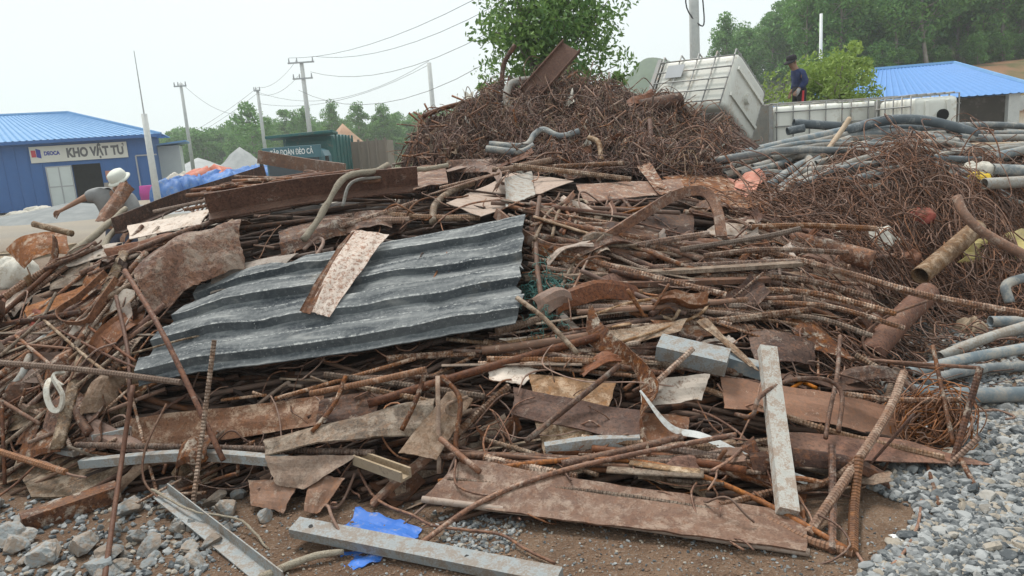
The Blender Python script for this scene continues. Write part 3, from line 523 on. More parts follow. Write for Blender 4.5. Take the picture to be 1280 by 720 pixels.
def crumple(name, label, cat, c, d, mat, seed, group=None, n=16, amp=.25, rot=0.):
    """a lumpy covered bundle / crumpled bag: irregular dome with folds, closed underneath"""
    g = np.random.default_rng(seed); ph = g.uniform(0, 6.28, 8); fr = g.uniform(1.5, 5.5, 8); V = []; m = n*2
    for i in range(n+1):
        th = i/n*math.pi
        for j in range(m):
            a = j/m*2*math.pi; rr = 1+amp*(.5*math.sin(fr[0]*a+ph[0]+2*th)+.4*math.sin(int(fr[1]+2)*a+ph[1])*math.sin(th*3+ph[2])+.35*math.sin(int(fr[3]+4)*a+5*th+ph[4]))+g.normal(0, amp*.10)
            if i in (0, n): rr = 1.
            x, y, z = math.sin(th)*math.cos(a)*rr, math.sin(th)*math.sin(a)*rr, math.cos(th)*rr
            x = math.copysign(abs(x)**.75, x); y = math.copysign(abs(y)**.75, y); z = max(z, -.55)
            V.append((x*d[0]/2*math.cos(rot)-y*d[1]/2*math.sin(rot), x*d[0]/2*math.sin(rot)+y*d[1]/2*math.cos(rot), (z+.55)*d[2]/1.55))
    b = MB(); b.add(V, [(i*m+j, (i+1)*m+j, (i+1)*m+(j+1) % m, i*m+(j+1) % m) for i in range(n) for j in range(m)]); o = b.build(name, mat, smooth=True, origin=(0, 0, 0)); o.location = Vector(c); return tag(o, label, cat, group)
for i, (px, py, w_, h_, m) in enumerate([(214,243,1.5,1.15,'tarp_blue'),(232,241,1.4,1.25,'tarp_blue'),(250,241,1.6,1.2,'tarp_blue'),(283,238,2.4,1.35,'tarp_blue'),(262,226,2.6,1.5,'tarp_orange'),(298,236,1.5,1.2,'tarp_orange'),(318,228,2.4,1.4,'tarp_blue'),(206,238,1.0,1.0,'tarp_orange'),(272,236,1.0,.7,'tarp_blue'),(241,234,1.2,1.1,'white_sack'),(304,228,1.5,1.2,'net'),(226,232,1.5,1.3,'white_sack')]):
    p = gnd(px, py); p = at(px, py, min(p[1], 32.+i*.5)); crumple('covered_bundle', {'tarp_blue': 'blue tarpaulin covered bundle in the yard behind the heap', 'tarp_orange': 'orange tarpaulin covered bundle in the yard behind the heap', 'white_sack': 'whitish covered bundle in the yard behind the heap', 'net': 'dark green covered bundle in the yard behind the heap'}[m], 'bundle', (p[0], p[1], 0), (w_, w_, h_), M[m], i+3, 'covered bundles in the yard', amp=.16, n=22)
q = gnd(187, 249); q = at(187, 249, min(q[1], 38)); b = MB(); b.tube([(0, 0, 0), (0, 0, .05), (0, 0, .3), (0, 0, .33), (0, 0, .6), (0, 0, .63), (0, 0, .85), (0, 0, .86)], [.38, .40, .40, .42, .42, .40, .39, .36], 20); o = b.build('plastic_drum', M['magenta'], smooth=True, origin=(0, 0, 0)); o.location = (q[0], q[1], 0); tag(o, 'magenta plastic drum by the warehouse behind the bent worker', 'drum')
for k, (px, py, Y, h_) in enumerate([(9, 286, 11.5, .45), (24, 264, 31, .3), (48, 258, 31.5, .3)]):
    q = at(px, py, Y); crumple('white_sack', ['bulging white sack lying left of the bent worker', 'flat white sack on the sand pile edge', 'flat white sack on the sand pile edge'][k], 'sack', (q[0], Y, max(0, q[2]-.3)), (.6+.5*(k > 0), .5, h_), M['white_sack'], 90+k, 'white sacks on the sand' if k else None)
    o_ = bpy.context.scene.objects[-1] if False else None
for o in [o for o in bpy.data.objects if o.name.startswith('white_sack')]: o.location.z = 0 if o.location.y < 12 else max(0, o.location.z)
# pallet boards at far left
for k in range(3):
    q = gnd(-6+k*26, 330-k*6); pl = thing('pallet', 'weathered tan wooden pallet lying on the yard left of the heap', 'pallet', (q[0], q[1], .0), 'pallets in the yard')
    for i in range(7): b = MB(); b.box((0, i*.16-.5, .13), (1.2, .12, .022)); b.build('board', M['wood'], pl, origin=(0, 0, 0))
    for i in range(3): b = MB(); b.box((i*.54-.54, 0, .06), (.09, 1.1, .118)); b.build('bearer', M['wood'], pl, origin=(0, 0, 0))
# ---------------------------------------------------------------- intermediate bulk containers (white tanks in tube cages)
def ibc(label, origin, ex, ey, ez, dims, cap='top', group=None, lid=(.5, .5), skip_end=True, nb=(5, 4), rails=5):
    """origin = a corner; ex,ey,ez unit axes; dims (lx,ly,lz); lz is the tank's own height"""
    ax = [np.asarray(a, float)/np.linalg.norm(a) for a in (ex, ey, ez)]; lx, ly, lz = dims; O = np.asarray(origin, float)
    Q = lambda x, y, z: ax[0]*x+ax[1]*y+ax[2]*z
    low = min((O+Q(i*lx, j*ly, k*lz))[2] for i in (0, 1) for j in (0, 1) for k in (0, 1)); mid = O+Q(lx/2, ly/2, lz/2)
    root = thing('bulk_container', label, 'container tank', (mid[0], mid[1], low), group); B0 = np.array(root.location); T = O-B0
    bm = bmesh.new(); bmesh.ops.create_cube(bm, size=1); bmesh.ops.bevel(bm, geom=bm.edges[:]+bm.verts[:], offset=.09, segments=3, profile=.6, affect='EDGES')
    me = bpy.data.meshes.new('tank')
    for v in bm.verts:
        x, y, z = (v.co.x+.5)*(lx-.04)+.02, (v.co.y+.5)*(ly-.04)+.02, (v.co.z+.5)*(lz-.02); v.co = Vector(T+Q(x, y, z))
    bm.to_mesh(me); bm.free(); me.materials.append(M['plastic_white']); me.polygons.foreach_set('use_smooth', [True]*len(me.polygons)); link(bpy.data.objects.new('tank', me), root)
    e = .012; r = .011
    for k in range(rails):
        z = .03+(lz-.10)*k/(rails-1); b = MB(); b.tube([T+Q(-e, -e, z), T+Q(lx+e, -e, z), T+Q(lx+e, ly+e, z), T+Q(-e, ly+e, z), T+Q(-e, -e, z)], r, 6); b.build('cage_rail', M['cage'], root, True, origin=(0, 0, 0))
    for i in range(nb[0]):
        x = lx*(i+.5)/nb[0]
        for y in (-e, ly+e): b = MB(); b.tube([T+Q(x, y*1.9 if y < 0 else y+e, 0), T+Q(x, y*1.9 if y < 0 else y+e, lz-.06)], r, 6); b.build('cage_bar', M['cage'], root, True, origin=(0, 0, 0))
    for i in range(nb[1]):
        y = ly*(i+.5)/nb[1]
        for x in (-e, lx+e): b = MB(); b.tube([T+Q(x*1.9 if x < 0 else x+e, y, 0), T+Q(x*1.9 if x < 0 else x+e, y, lz-.06)], r, 6); b.build('cage_bar', M['cage'], root, True, origin=(0, 0, 0))
    c = (lx*lid[0], ly*lid[1]); b = MB(); b.tube([T+Q(*c, lz-.02), T+Q(*c, lz+(.012 if cap == 'dark' else .035))], .075, 14); b.build('lid', M['dark'] if cap == 'dark' else M['plastic_white'], root, False, origin=(0, 0, 0))
    for f_ in (.27, .73): b = MB(); b.box(T+Q(lx*f_, ly/2, lz-.008), (.045, ly*.86, .03), ax); b.build('moulded_rib', M['plastic_white'], root, origin=(0, 0, 0))
    b = MB(); b.box(T+Q(lx*.3, -e*2.6, lz*.24), (.20, .006, .26), ax); b.build('name_plate', M['grey_metal'], root, origin=(0, 0, 0))
    b = MB(); b.box(T+Q(lx/2, ly/2, -.05), (lx, ly, .06), ax); b.build('pallet_base', M['cage'], root, origin=(0, 0, 0)); return root
def c2w(v): return rt*v[0]+up*v[1]+fw*v[2]          # picture axes to world, for reading a tilted box off its three edges
o_ = at(927, 62, 10.0)
a_ = c2w((-1.0+.31*.721, -.12+.32*.721, .721)); b_ = c2w((.36+.31*.663, -.56+.32*.663, .663)); c_ = c2w((-.17-.31*.136, -.56-.32*.136, -.136))
za = a_/np.linalg.norm(a_); 
ibc('big white plastic tank in a tube cage tipped over on the wire mound', o_ + za*1.18, c_, b_, -za, (.84, 1.0, 1.18))
def flat_ibc(label, px, py, Y, lx, ly, lz, yaw, lay, zb, **k):
    p = at(px, py, Y); c, s = math.cos(yaw), math.sin(yaw); X = np.array([c, s, 0]); Yv = np.array([-s, c, 0]); Zv = np.array([0, 0, 1.])
    o = np.array([p[0], Y, zb])
    if lay: return ibc(label, o + Yv*0 + X*0 , X, Zv, -Yv, (lx, ly, lz), **k) if lay == 2 else ibc(label, o, Zv, Yv, X, (lx, ly, lz), **k)
    return ibc(label, o, X, Yv, Zv, (lx, ly, lz), **k)
flat_ibc('caged white tank lying behind the grey pipe bundle nearest the tipped tank', 968, 140, 10.7, 1.0, .98, 1.1, R(8), 1, .93)
flat_ibc('caged white tank between two others behind the bent black pipe', 1040, 140, 11.2, .98, 1.0, 1.15, R(4), 1, .95)
p3 = at(1113, 140, 10.5); c_, s_ = math.cos(R(12)), math.sin(R(12))
ibc('caged white tank with a dark round opening facing out by the blackened wall', np.array([p3[0]+.06, 11.0, .90]), (-c_*-1, s_*0-.0, 0), (0, 0, 1), (0, -1, 0), (.62, 1.0, 1.0), cap='dark', lid=(.62, .74))
flat_ibc('caged white tank set farther back under the standing man', 968, 132, 12.4, 1.2, 1.0, .98, R(5), 0, .97)
# ---------------------------------------------------------------- people
def skin_mesh(name, J, E, mat, parent, root=0, sub=2):
    """J: list of (pos, (rx, ry)); E: edges"""
    me = bpy.data.meshes.new(name); me.from_pydata([tuple(j[0]) for j in J], E, []); o = bpy.data.objects.new(name, me); COL.objects.link(o)
    o.modifiers.new('skin', 'SKIN'); me.skin_vertices[0].data
    for i, j in enumerate(J):
        sv = me.skin_vertices[0].data[i]; sv.radius = j[1] if isinstance(j[1], tuple) else (j[1], j[1]); sv.use_root = (i == root)
    sm = o.modifiers.new('s', 'SUBSURF'); sm.levels = sub; sm.render_levels = sub
    dg = bpy.context.evaluated_depsgraph_get(); m2 = bpy.data.meshes.new_from_object(o.evaluated_get(dg)); bpy.data.objects.remove(o)
    m2.name = name; m2.materials.clear(); m2.materials.append(mat); m2.polygons.foreach_set('use_smooth', [True]*len(m2.polygons)); return link(bpy.data.objects.new(name, m2), parent)
def V3(*a): return np.array(a, float)
def person(label, base, j, shirt, trousers, sleeve, hand_mat, hat_mat, head_dir, brim):
    """j: joint positions relative to base"""
    root = thing('person', label, 'person', base); hd = V3(*head_dir); hd /= np.linalg.norm(hd); sd_ = np.cross(hd, [0, 0, 1]); sd_ /= np.linalg.norm(sd_); hu = np.cross(sd_, hd)
    hc = j['head']
    J = [(j['pelvis'], (.13, .10)), (j['chest'], (.15, .11)), (j['neck'], .055), (hc-hu*.04, (.075, .085)), (hc+hu*.06, (.078, .088)), (hc+hu*.11, .05)]
    E_ = [(0, 1), (1, 2), (2, 3), (3, 4), (4, 5)]
    def chain(start, pts):
        p_ = start
        for q in pts: J.append(q); E_.append((p_, len(J)-1)); p_ = len(J)-1
        return p_
    for s in ('l', 'r'):
        h0 = chain(1, [(j[s+'sh'], .065), (j[s+'el'], .038), (j[s+'wr'], .027)])
        d = j[s+'wr']-j[s+'el']; d /= np.linalg.norm(d); pc = j[s+'wr']+d*.06; side = np.cross(d, hd); side /= max(np.linalg.norm(side), .01)
        pm = chain(h0, [(pc, (.036, .020))])
        for k in (-1.5, -.5, .5, 1.5):
            chain(pm, [(pc+d*.05+side*k*.02, .010), (pc+d*(.09-.008*abs(k))+side*k*.021-hu*.012, .009), (pc+d*(.115-.01*abs(k))+side*k*.021-hu*.035, .007)])
        chain(h0, [(j[s+'wr']+d*.03+hd*.035, .011), (j[s+'wr']+d*.075+hd*.055, .009)])
        chain(0, [(j[s+'hip'], .085), (j[s+'kn'], .058), (j[s+'an'], .042), (j[s+'an']+V3(hd[0]*.14, hd[1]*.14, -.045), (.038, .03))])
    # face: nose, jaw
    chain(3, [(hc+hd*.085-hu*.01, .018)]); chain(3, [(hc+hd*.045-hu*.085, .04)])
    skin_mesh('body', J, E_, M[hand_mat] if False else M['skin'], root)
    for s in (-1, 1):
        b = MB(); b.tube([hc+sd_*s*.082-hu*.03, hc+sd_*s*.09+hu*.03], [.014, .02], 6); b.build('ear', M['skin'], root, True, origin=(0, 0, 0)); b = MB(); b.tube([hc+hd*.078+sd_*s*.032+hu*.015, hc+hd*.092+sd_*s*.032+hu*.015], .011, 6); b.build('eye', M['dark'], root, True, origin=(0, 0, 0))
    S = [(j['pelvis']+V3(0, 0, -.0), (.16, .135)), (j['pelvis']*.5+j['chest']*.5, (.175, .135)), (j['chest'], (.185, .135)), (j['neck'], .068)]; SE = [(0, 1), (1, 2), (2, 3)]
    for s in ('l', 'r'):
        n = len(S); S.append((j[s+'sh'], .10)); SE.append((2, n)); S.append((j[s+'sh']*(1-sleeve)+j[s+'el']*sleeve if sleeve < 1 else j[s+'el'], .08)); SE.append((n, n+1))
        if sleeve > 1: S.append((j[s+'wr']*.97+j[s+'el']*.03, .05)); SE.append((n+1, n+2))
    skin_mesh('shirt', S, SE, M[shirt], root)
    Tq = [(j['pelvis']+V3(0, 0, .12), (.15, .125)), (j['pelvis']+V3(0, 0, -.05), (.165, .135))]; TE = [(0, 1)]
    for s in ('l', 'r'):
        n = len(Tq); Tq += [(j[s+'hip']+V3(0, 0, -.08), .105), (j[s+'kn'], .078), (j[s+'an'], .066)]; TE += [(1, n), (n, n+1), (n+1, n+2)]
    skin_mesh('trousers', Tq, TE, M[trousers], root)
    for s in ('l', 'r'):
        b = MB(); a = j[s+'an']; f2 = V3(hd[0], hd[1], 0); f2 /= max(np.linalg.norm(f2), .1); b.tube([a-f2*.07+V3(0, 0, -.06), a+f2*.04+V3(0, 0, -.06), a+f2*.18+V3(0, 0, -.075)], [.045, .055, .035], 8); b.build('shoe', M['black_cloth'], root, True, origin=(0, 0, 0))
    # hat: crown + brim
    b = MB(); c = hc+hu*.05; n = 16; V = []
    for k, (rr, zz) in enumerate([(.112, -.01), (.112, .035), (.098, .085), (.06, .105), (.002, .11)]):
        for i in range(n): a = i/n*6.283; V.append(c+sd_*math.cos(a)*rr*.93+hd*math.sin(a)*rr*1.05+hu*zz)
    b.add(V, [(k*n+i, k*n+(i+1) % n, (k+1)*n+(i+1) % n, (k+1)*n+i) for k in range(4) for i in range(n)]); hat = b.build('hat', M[hat_mat], root, True, origin=(0, 0, 0))
    b = MB(); V = []
    for i in range(n):
        a = i/n*6.283; front = max(0, math.sin(a)); ext = .034 if brim > .05 and hat_mat == 'hat' else .005+.075*front**.7
        for rr, zz in ((.108, .0), (.108+ext, -.045*ext/.06)): V.append(c+sd_*math.cos(a)*rr*.93+hd*math.sin(a)*rr*1.05+hu*zz)
    b.add(V, [(2*i, 2*((i+1) % n), 2*((i+1) % n)+1, 2*i+1) for i in range(n)]); ob = b.build('brim', M[hat_mat], hat, True, origin=(0, 0, 0)); md = ob.modifiers.new('t', 'SOLIDIFY'); md.thickness = .006
    return root
# bent worker, left
Bw = at(150, 300, 9.6); Bw = V3(Bw[0], 9.6, 0)
def rel(px, py, Y, B): return at(px, py, Y)-B
pj = dict(pelvis=rel(150, 282, 9.7, Bw), chest=rel(139, 254, 9.5, Bw), neck=rel(147, 237, 9.38, Bw), head=rel(151, 227, 9.3, Bw), rsh=rel(118, 242, 9.45, Bw), rel=rel(100, 250, 9.35, Bw), rwr=rel(82, 260, 9.25, Bw), lsh=rel(163, 250, 9.5, Bw), lel=rel(172, 272, 9.4, Bw), lwr=rel(160, 288, 9.25, Bw))
pv = pj['pelvis']; pj.update(rhip=pv+V3(-.11, 0, -.06), lhip=pv+V3(.11, 0, -.06), rkn=V3(-.14, -.06, .46), lkn=V3(.14, -.04, .46), ran=V3(-.16, .02, .085), lan=V3(.15, .05, .085))
person('person in grey shirt and white bucket hat bending over the heap', Bw, pj, 'shirt_grey', 'jeans', .75, 'skin', 'hat', (-.35, -.75, -.55), .051)
# standing man, right
Yp = 16.2; pz = at(999, 111, Yp); Bm = V3(pz[0], Yp, pz[2]-.90); L_ = lambda px, py, dy=0.: at(px, py, Yp+dy)-Bm
pm_ = dict(head=L_(990, 78), neck=L_(994, 87), chest=L_(998, 97), pelvis=L_(999, 111), rsh=L_(1002, 92, -.17), rel=L_(1007, 103, -.22), rwr=L_(999, 111, -.25), lsh=L_(993, 92, .18), lel=L_(994, 104, .22), lwr=L_(990, 113, .18), rhip=V3(.02, -.10, .85), lhip=V3(-.01, .10, .85), rkn=V3(.01, -.12, .48), lkn=V3(-.03, .12, .48), ran=V3(.05, -.13, .09), lan=V3(.02, .13, .09))
mn = person('person in navy jacket, dark cap and red striped black trousers standing by the tanks', Bm, pm_, 'navy', 'black_cloth', 2, 'skin', 'black_cloth', (-.85, -.45, -.22), .02)
b = MB(); b.tube([pm_['rhip']+V3(-.02, -.115, .0), pm_['rkn']+V3(-.02, -.085, 0), pm_['ran']+V3(-.02, -.075, 0)], .022, 6); b.build('trouser_stripe', M['red_trim'], mn, True, origin=(0, 0, 0))
b = MB(); w0 = pm_['rwr']; b.tube([w0, w0+V3(-.03, -.005, -.05), w0+V3(-.06, -.01, -.10), w0+V3(-.07, -.01, -.15)], [.036, .046, .044, .02], 8); b.build('glove', M['glove'], mn, True, origin=(0, 0, 0))

# ---------------------------------------------------------------- scrap builders
BLOCK = []                                              # picture outlines of big pieces nothing loose lies over
def inpoly(px, py, poly):
    c = False; n = len(poly)
    for i in range(n):
        (x1, y1), (x2, y2) = poly[i][:2], poly[i-1][:2]
        if (y1 > py) != (y2 > py) and px < (x2-x1)*(py-y1)/(y2-y1)+x1: c = not c
    return c
def resample(P, step):
    P = np.asarray(P); L = np.concatenate([[0], np.cumsum(np.linalg.norm(np.diff(P, axis=0), axis=1))]); n = max(2, int(L[-1]/step)+1); s = np.linspace(0, L[-1], n)
    return np.stack([np.interp(s, L, P[:, k]) for k in range(3)], 1)
def rod_obj(name, P, r, mat, ribs=False, n=8, hollow=0., flat=None):
    b = MB()
    if ribs and not hollow:
        P = resample(P, .0085); P = P[:360] if len(P) > 360 else P; rr = np.where(np.arange(len(P)) % 2 == 0, r*1.045, r*.955); b.tube(P, rr, 7, flat=flat)
    else: b.tube(P, r, n, hollow=hollow, flat=flat)
    return b.build(name, mat, smooth=not ribs)
def bar(name, label, pts, r, mat='rib', ribs=False, hollow=0., off=.05, group=None, cat='bar', n=8, flat=None, per=8):
    P = crom([pt(c, off) for c in pts], per)
    if mat == 'branch':                                       # knotty wood: uneven girth and small kinks
        g = np.random.default_rng(len(bpy.data.objects)); P = resample(P, .035); P = P+np.cumsum(g.normal(0, .0035, P.shape), axis=0)*.6; r = r*np.linspace(.82, .62, len(P))*(1+.16*np.convolve(g.normal(0, 1, len(P)), [.3, .4, .3], 'same'))
    return tag(rod_obj(name, P, r, M[mat], ribs, n, hollow, flat), label, cat, group)
def sweep(P, prof, upv=(0, 0, 1.)):
    P = np.asarray(P, float); T = np.gradient(P, axis=0); T /= np.linalg.norm(T, axis=1)[:, None]; up_ = np.asarray(upv, float); n = len(prof); V = []
    for p, t_ in zip(P, T):
        s = np.cross(t_, up_); s /= np.linalg.norm(s); u = np.cross(s, t_)
        V += [p+s*a+u*b_ for a, b_ in prof]
    f = [(i*n+j, i*n+(j+1) % n, (i+1)*n+(j+1) % n, (i+1)*n+j) for i in range(len(P)-1) for j in range(n)]; m = len(P)
    return V, f
def prof_u(w, h, t): return [(-w/2, 0), (w/2, 0), (w/2, h), (w/2-t, h), (w/2-t, t), (-w/2+t, t), (-w/2+t, h), (-w/2, h)]
def prof_l(w, h, t): return [(-w/2, 0), (w/2, 0), (w/2, t), (-w/2+t, t), (-w/2+t, h), (-w/2, h)]
def prof_box(w, h): return [(-w/2, 0), (w/2, 0), (w/2, h), (-w/2, h)]
def beam(name, label, pts, prof, mat, upv=(0, 0, 1.), off=.05, cat='beam', group=None, per=5):
    P = crom([pt(c, off) for c in pts], per); V, f = sweep(P, prof, upv); n = len(prof); m = len(P); b = MB(); b.add(V, f)
    if n == 4: b.f += [(3, 2, 1, 0), tuple((m-1)*4+k for k in range(4))]
    elif n == 8:                                        # caps of a U or L section as quads
        for o in (0, (m-1)*8): b.f += [(o, o+5, o+6, o+7), (o, o+1, o+4, o+5), (o+1, o+2, o+3, o+4)]
    elif n == 6:
        for o in (0, (m-1)*6): b.f += [(o, o+1, o+2, o+3), (o, o+3, o+4, o+5)]
    return tag(b.build(name, M[mat]), label, cat, group)
def patch_mesh(C, th, bend=(0, 0), seed=0, nu=12, nv=8, jit=.003, crump=.005, curl=0.):
    C = [np.asarray(c, float) for c in C]; g = np.random.default_rng(seed); nrm = np.cross(C[1]-C[0], C[3]-C[0]); nrm /= np.linalg.norm(nrm); 
    if nrm @ (CAM-C[0]) < 0: nrm = -nrm
    ph = g.uniform(0, 6.28, 6); G = np.zeros((nv+1, nu+1, 3)); eu = np.convolve(g.normal(0, 1, nu+7), [.2, .3, .5, .3, .2], 'same')[3:]; ev = np.convolve(g.normal(0, 1, nv+7), [.2, .3, .5, .3, .2], 'same')[3:]
    for j in range(nv+1):
        for i in range(nu+1):
            u, v = i/nu, j/nv; p = C[0]*(1-u)*(1-v)+C[1]*u*(1-v)+C[2]*u*v+C[3]*(1-u)*v
            d = bend[0]*4*u*(1-u)+bend[1]*4*v*(1-v)+crump*(math.sin(5*u+ph[0]+2*v)+.7*math.sin(9*v+ph[1]+3*u)+.5*math.sin(13*u+ph[2]))+curl*max(0, u-.6)**2*4
            if i in (0, nu): p = p+(C[1]-C[0])/np.linalg.norm(C[1]-C[0])*(ev[j]*jit*1.6+g.normal(0, jit*.5))
            if j in (0, nv): p = p+(C[3]-C[0])/np.linalg.norm(C[3]-C[0])*(eu[i]*jit*1.6+g.normal(0, jit*.5))
            G[j, i] = p+nrm*(d+g.normal(0, crump*.12))
    W = nu+1; N = (nv+1)*W; V = np.vstack([G.reshape(-1, 3), G.reshape(-1, 3)-nrm*th]); f = []
    for j in range(nv):
        for i in range(nu): a = j*W+i; q = (a, a+1, a+W+1, a+W); f += [q, tuple(N+k for k in q[::-1])]
    ed = [j*W for j in range(nv+1)]; rim = [i for i in range(W)]+[j*W+nu for j in range(1, nv+1)]+[nv*W+i for i in range(nu-1, -1, -1)]+[j*W for j in range(nv-1, 0, -1)]
    for a, c in zip(rim, rim[1:]+rim[:1]): f.append((c, a, N+a, N+c))
    return V, f
def plate(name, label, corners, mat, th=.005, off=.07, block=True, cat='plate', group=None, **k):
    V, f = patch_mesh([pt(c, off) for c in corners], th, seed=len(bpy.data.objects), **k); b = MB(); b.add(V, f)
    if block: BLOCK.append(corners)
    return tag(b.build(name, M[mat], smooth=False), label, cat, group)
def ribbon(name, label, pts, widths, twist, mat, th=.004, off=.08, cat='strip', group=None, per=8):
    P = crom([pt(c, off) for c in pts], per); m = len(P); T, U, W = frames(P); s = np.linspace(0, 1, m)
    w_ = np.interp(s, np.linspace(0, 1, len(widths)), widths); a = np.interp(s, np.linspace(0, 1, len(twist)), twist); V = []
    for i in range(m):
        d = U[i]*math.cos(a[i])+W[i]*math.sin(a[i]); n = np.cross(T[i], d)*th/2
        V += [P[i]-d*w_[i]/2-n, P[i]+d*w_[i]/2-n, P[i]+d*w_[i]/2+n, P[i]-d*w_[i]/2+n]
    f = [(i*4+j, i*4+(j+1) % 4, i*4+4+(j+1) % 4, i*4+4+j) for i in range(m-1) for j in range(4)]+[(3, 2, 1, 0), tuple(4*(m-1)+k for k in range(4))]
    b = MB(); b.add(V, f); return tag(b.build(name, M[mat], smooth=False), label, cat, group)
# ---------------------------------------------------------------- the corrugated sheet
def corrugated():
    LL, LR, UR, UL = at(163, 474, 3.88), at(648, 408, 3.93), at(656, 263, 4.92), at(262, 352, 4.75)
    LM = at(200, 400, 4.30); g = np.random.default_rng(3); nu = 46
    prof = []; n_r = 4
    for k in range(n_r):
        o = k/n_r
        for f_, h in ((0, 0), (.20, 0), (.26, .046), (.70, .046), (.78, 0.)): prof.append((o+f_/n_r, h))
    prof.append((1, 0)); V = []; su = []; sv = []
    nrm = np.cross(LR-LL, UR-LR); nrm /= np.linalg.norm(nrm); nrm = nrm if nrm[2] > 0 else -nrm
    for i in range(nu+1):
        u = i/nu
        for k, (v, h) in enumerate(prof):
            uu = u
            left = LL*(1-v)**2+2*v*(1-v)*LM+UL*v*v; right = LR*(1-v)+UR*v
            p = left*(1-uu)+right*uu
            bow = -.05*math.sin(math.pi*u)*(1-v)+.035*math.sin(2.2*u+v*2)-.16*max(0, .16-u)*2.2
            e_ = g.normal(0, .010) if i in (0, nu) else 0
            V.append(p+nrm*(h*(1+.12*math.sin(7*u+k))+bow+g.normal(0, .0016))+(right-left)/np.linalg.norm(right-left)*e_); su.append(u*2); sv.append(v)
    V = np.array(V); n = len(prof); N = len(V)
    for _ in range(26):                                       # dents and crushed spots
        c_ = V[g.integers(N)]; w2 = g.uniform(.05, .16); V = V+nrm*(g.normal(0, .014)*np.exp(-((V-c_)**2).sum(1)/w2**2))[:, None]
    V =V; V2 = np.vstack([V, V-nrm*.007]); f = []
    for i in range(nu):
        for k in range(n-1): a = i*n+k; q = (a, a+n, a+n+1, a+1); f += [q, tuple(N+x for x in q[::-1])]
    rim = [i*n for i in range(nu+1)]+[nu*n+k for k in range(1, n)]+[i*n+n-1 for i in range(nu-1, -1, -1)]+[k for k in range(n-2, 0, -1)]
    for a, c in zip(rim, rim[1:]+rim[:1]): f.append((a, c, N+c, N+a))
    me = bpy.data.meshes.new('corrugated_sheet'); c0 = V2.mean(0); me.from_pydata((V2-c0).tolist(), [], f)
    for nm, a in (('su', su+su), ('sv', sv+sv)): me.attributes.new(nm, 'FLOAT', 'POINT').data.foreach_set('value', np.array(a, np.float32))
    t = NT('weathered_corrugated_sheet'); cv = t.N('ShaderNodeCombineXYZ'); t.L(t.attr('su'), cv.inputs[0]); t.L(t.attr('sv'), cv.inputs[1]); mp = t.N('ShaderNodeMapping'); mp.inputs['Scale'].default_value = (1, 6, 1); t.L(cv.outputs[0], mp.inputs[0])
    st = t.noise(2.5, 7, mp.outputs[0], .62, .5); blotch = t.noise(2.2, 5); fine = t.noise(45, 5, None, .7); sp = t.noise(90, 3)
    c = t.mix(t.ramp(st, .36, .66), (.036, .043, .050), (.125, .135, .14)); c = t.mix(t.math('MULTIPLY', t.ramp(fine, .5, .72), .4), c, (.24, .25, .25))
    c = t.mix(t.math('MULTIPLY', t.ramp(t.math('ADD', t.math('MULTIPLY', st, .6), t.math('MULTIPLY', blotch, .4)), .55, .66), .7), c, (.42, .41, .38)); c = t.mix(t.math('MULTIPLY', t.ramp(blotch, .6, .72), .5), c, (.30, .25, .19)); c = t.mix(t.ramp(sp, .68, .75), c, (.5, .5, .48))
    sz_ = t.N('ShaderNodeSeparateXYZ'); t.L(t._nrm, sz_.inputs[0]); c = t.mix(t.math('MULTIPLY', t.ramp(sz_.outputs[2], .72, .93), t.math('MULTIPLY', t.ramp(t.math('ADD', st, t.math('MULTIPLY', fine, .4)), .55, .9), .6)), c, (.36, .36, .345))
    ph_ = t.math('FRACT', t.math('MULTIPLY', t.attr('sv'), 4.)); ed_ = t.math('MAXIMUM', t.ramp(t.math('ABSOLUTE', t.math('SUBTRACT', ph_, .29)), .035, .01), t.ramp(t.math('ABSOLUTE', t.math('SUBTRACT', ph_, .69)), .03, .01)); c = t.mix(t.math('MULTIPLY', ed_, t.math('MULTIPLY', t.ramp(fine, .45, .65), .7)), c, (.52, .52, .49))
    me.materials.append(t.fin(c, .8, 0, t.bump(t.math('ADD', fine, t.math('MULTIPLY', sp, .5)), .5, .005), .3)); o = bpy.data.objects.new('corrugated_sheet', me); link(o); o.location = Vector(c0)
    tag(o, 'large dark grey corrugated roofing sheet lying across the front of the heap', 'roofing sheet'); BLOCK.append([(165,478),(205,388),(300,345),(656,262),(650,412),(400,462)])
corrugated()
# ---------------------------------------------------------------- plates and sheets read off the photograph
plate('bent_sheet', 'crumpled red brown sheet with pale stains draped over the left of the corrugated sheet', [(190,330,4.95),(313,276,5.05),(312,345,4.70),(188,394,4.42)], 'rust_stain', bend=(.10, .13), nu=26, nv=18, crump=.026, jit=.006)
plate('sheet_scrap', 'pale cement stained sheet poking out under the crumpled red brown sheet', [(270,335,4.85),(372,317,4.95),(342,352,4.72),(262,366,4.62)], 'rust_pale', bend=(.01, .02))
plate('strip_plate', 'speckled white and rust plate lying on the corrugated sheet', [(440,288,4.72),(487,292,4.72),(412,396,4.13),(386,390,4.15)], 'speckle', bend=(0, .03), crump=.004, nv=12)
plate('strip_plate', 'narrow rusty strip alongside the speckled white plate', [(440,290,4.71),(447,290,4.71),(388,392,4.14),(374,388,4.15)], 'rust', bend=(0, .03), crump=.004, nv=12, block=False)
plate('curved_plate', 'short rust brown plate riding over the long beam', [(507,213),(556,206),(560,229),(517,239)], 'rust', off=.2, bend=(.02, 0))
plate('sheet_scrap', 'wide pale triangular sheet above the corrugated sheet end', [(558,254),(640,216),(717,226),(602,270)], 'rust_pale', off=.14)
plate('sheet_scrap', 'white flaking square plate above the corrugated sheet end', [(631,222),(664,214),(669,243),(634,258)], 'white_post', off=.2, jit=.006)
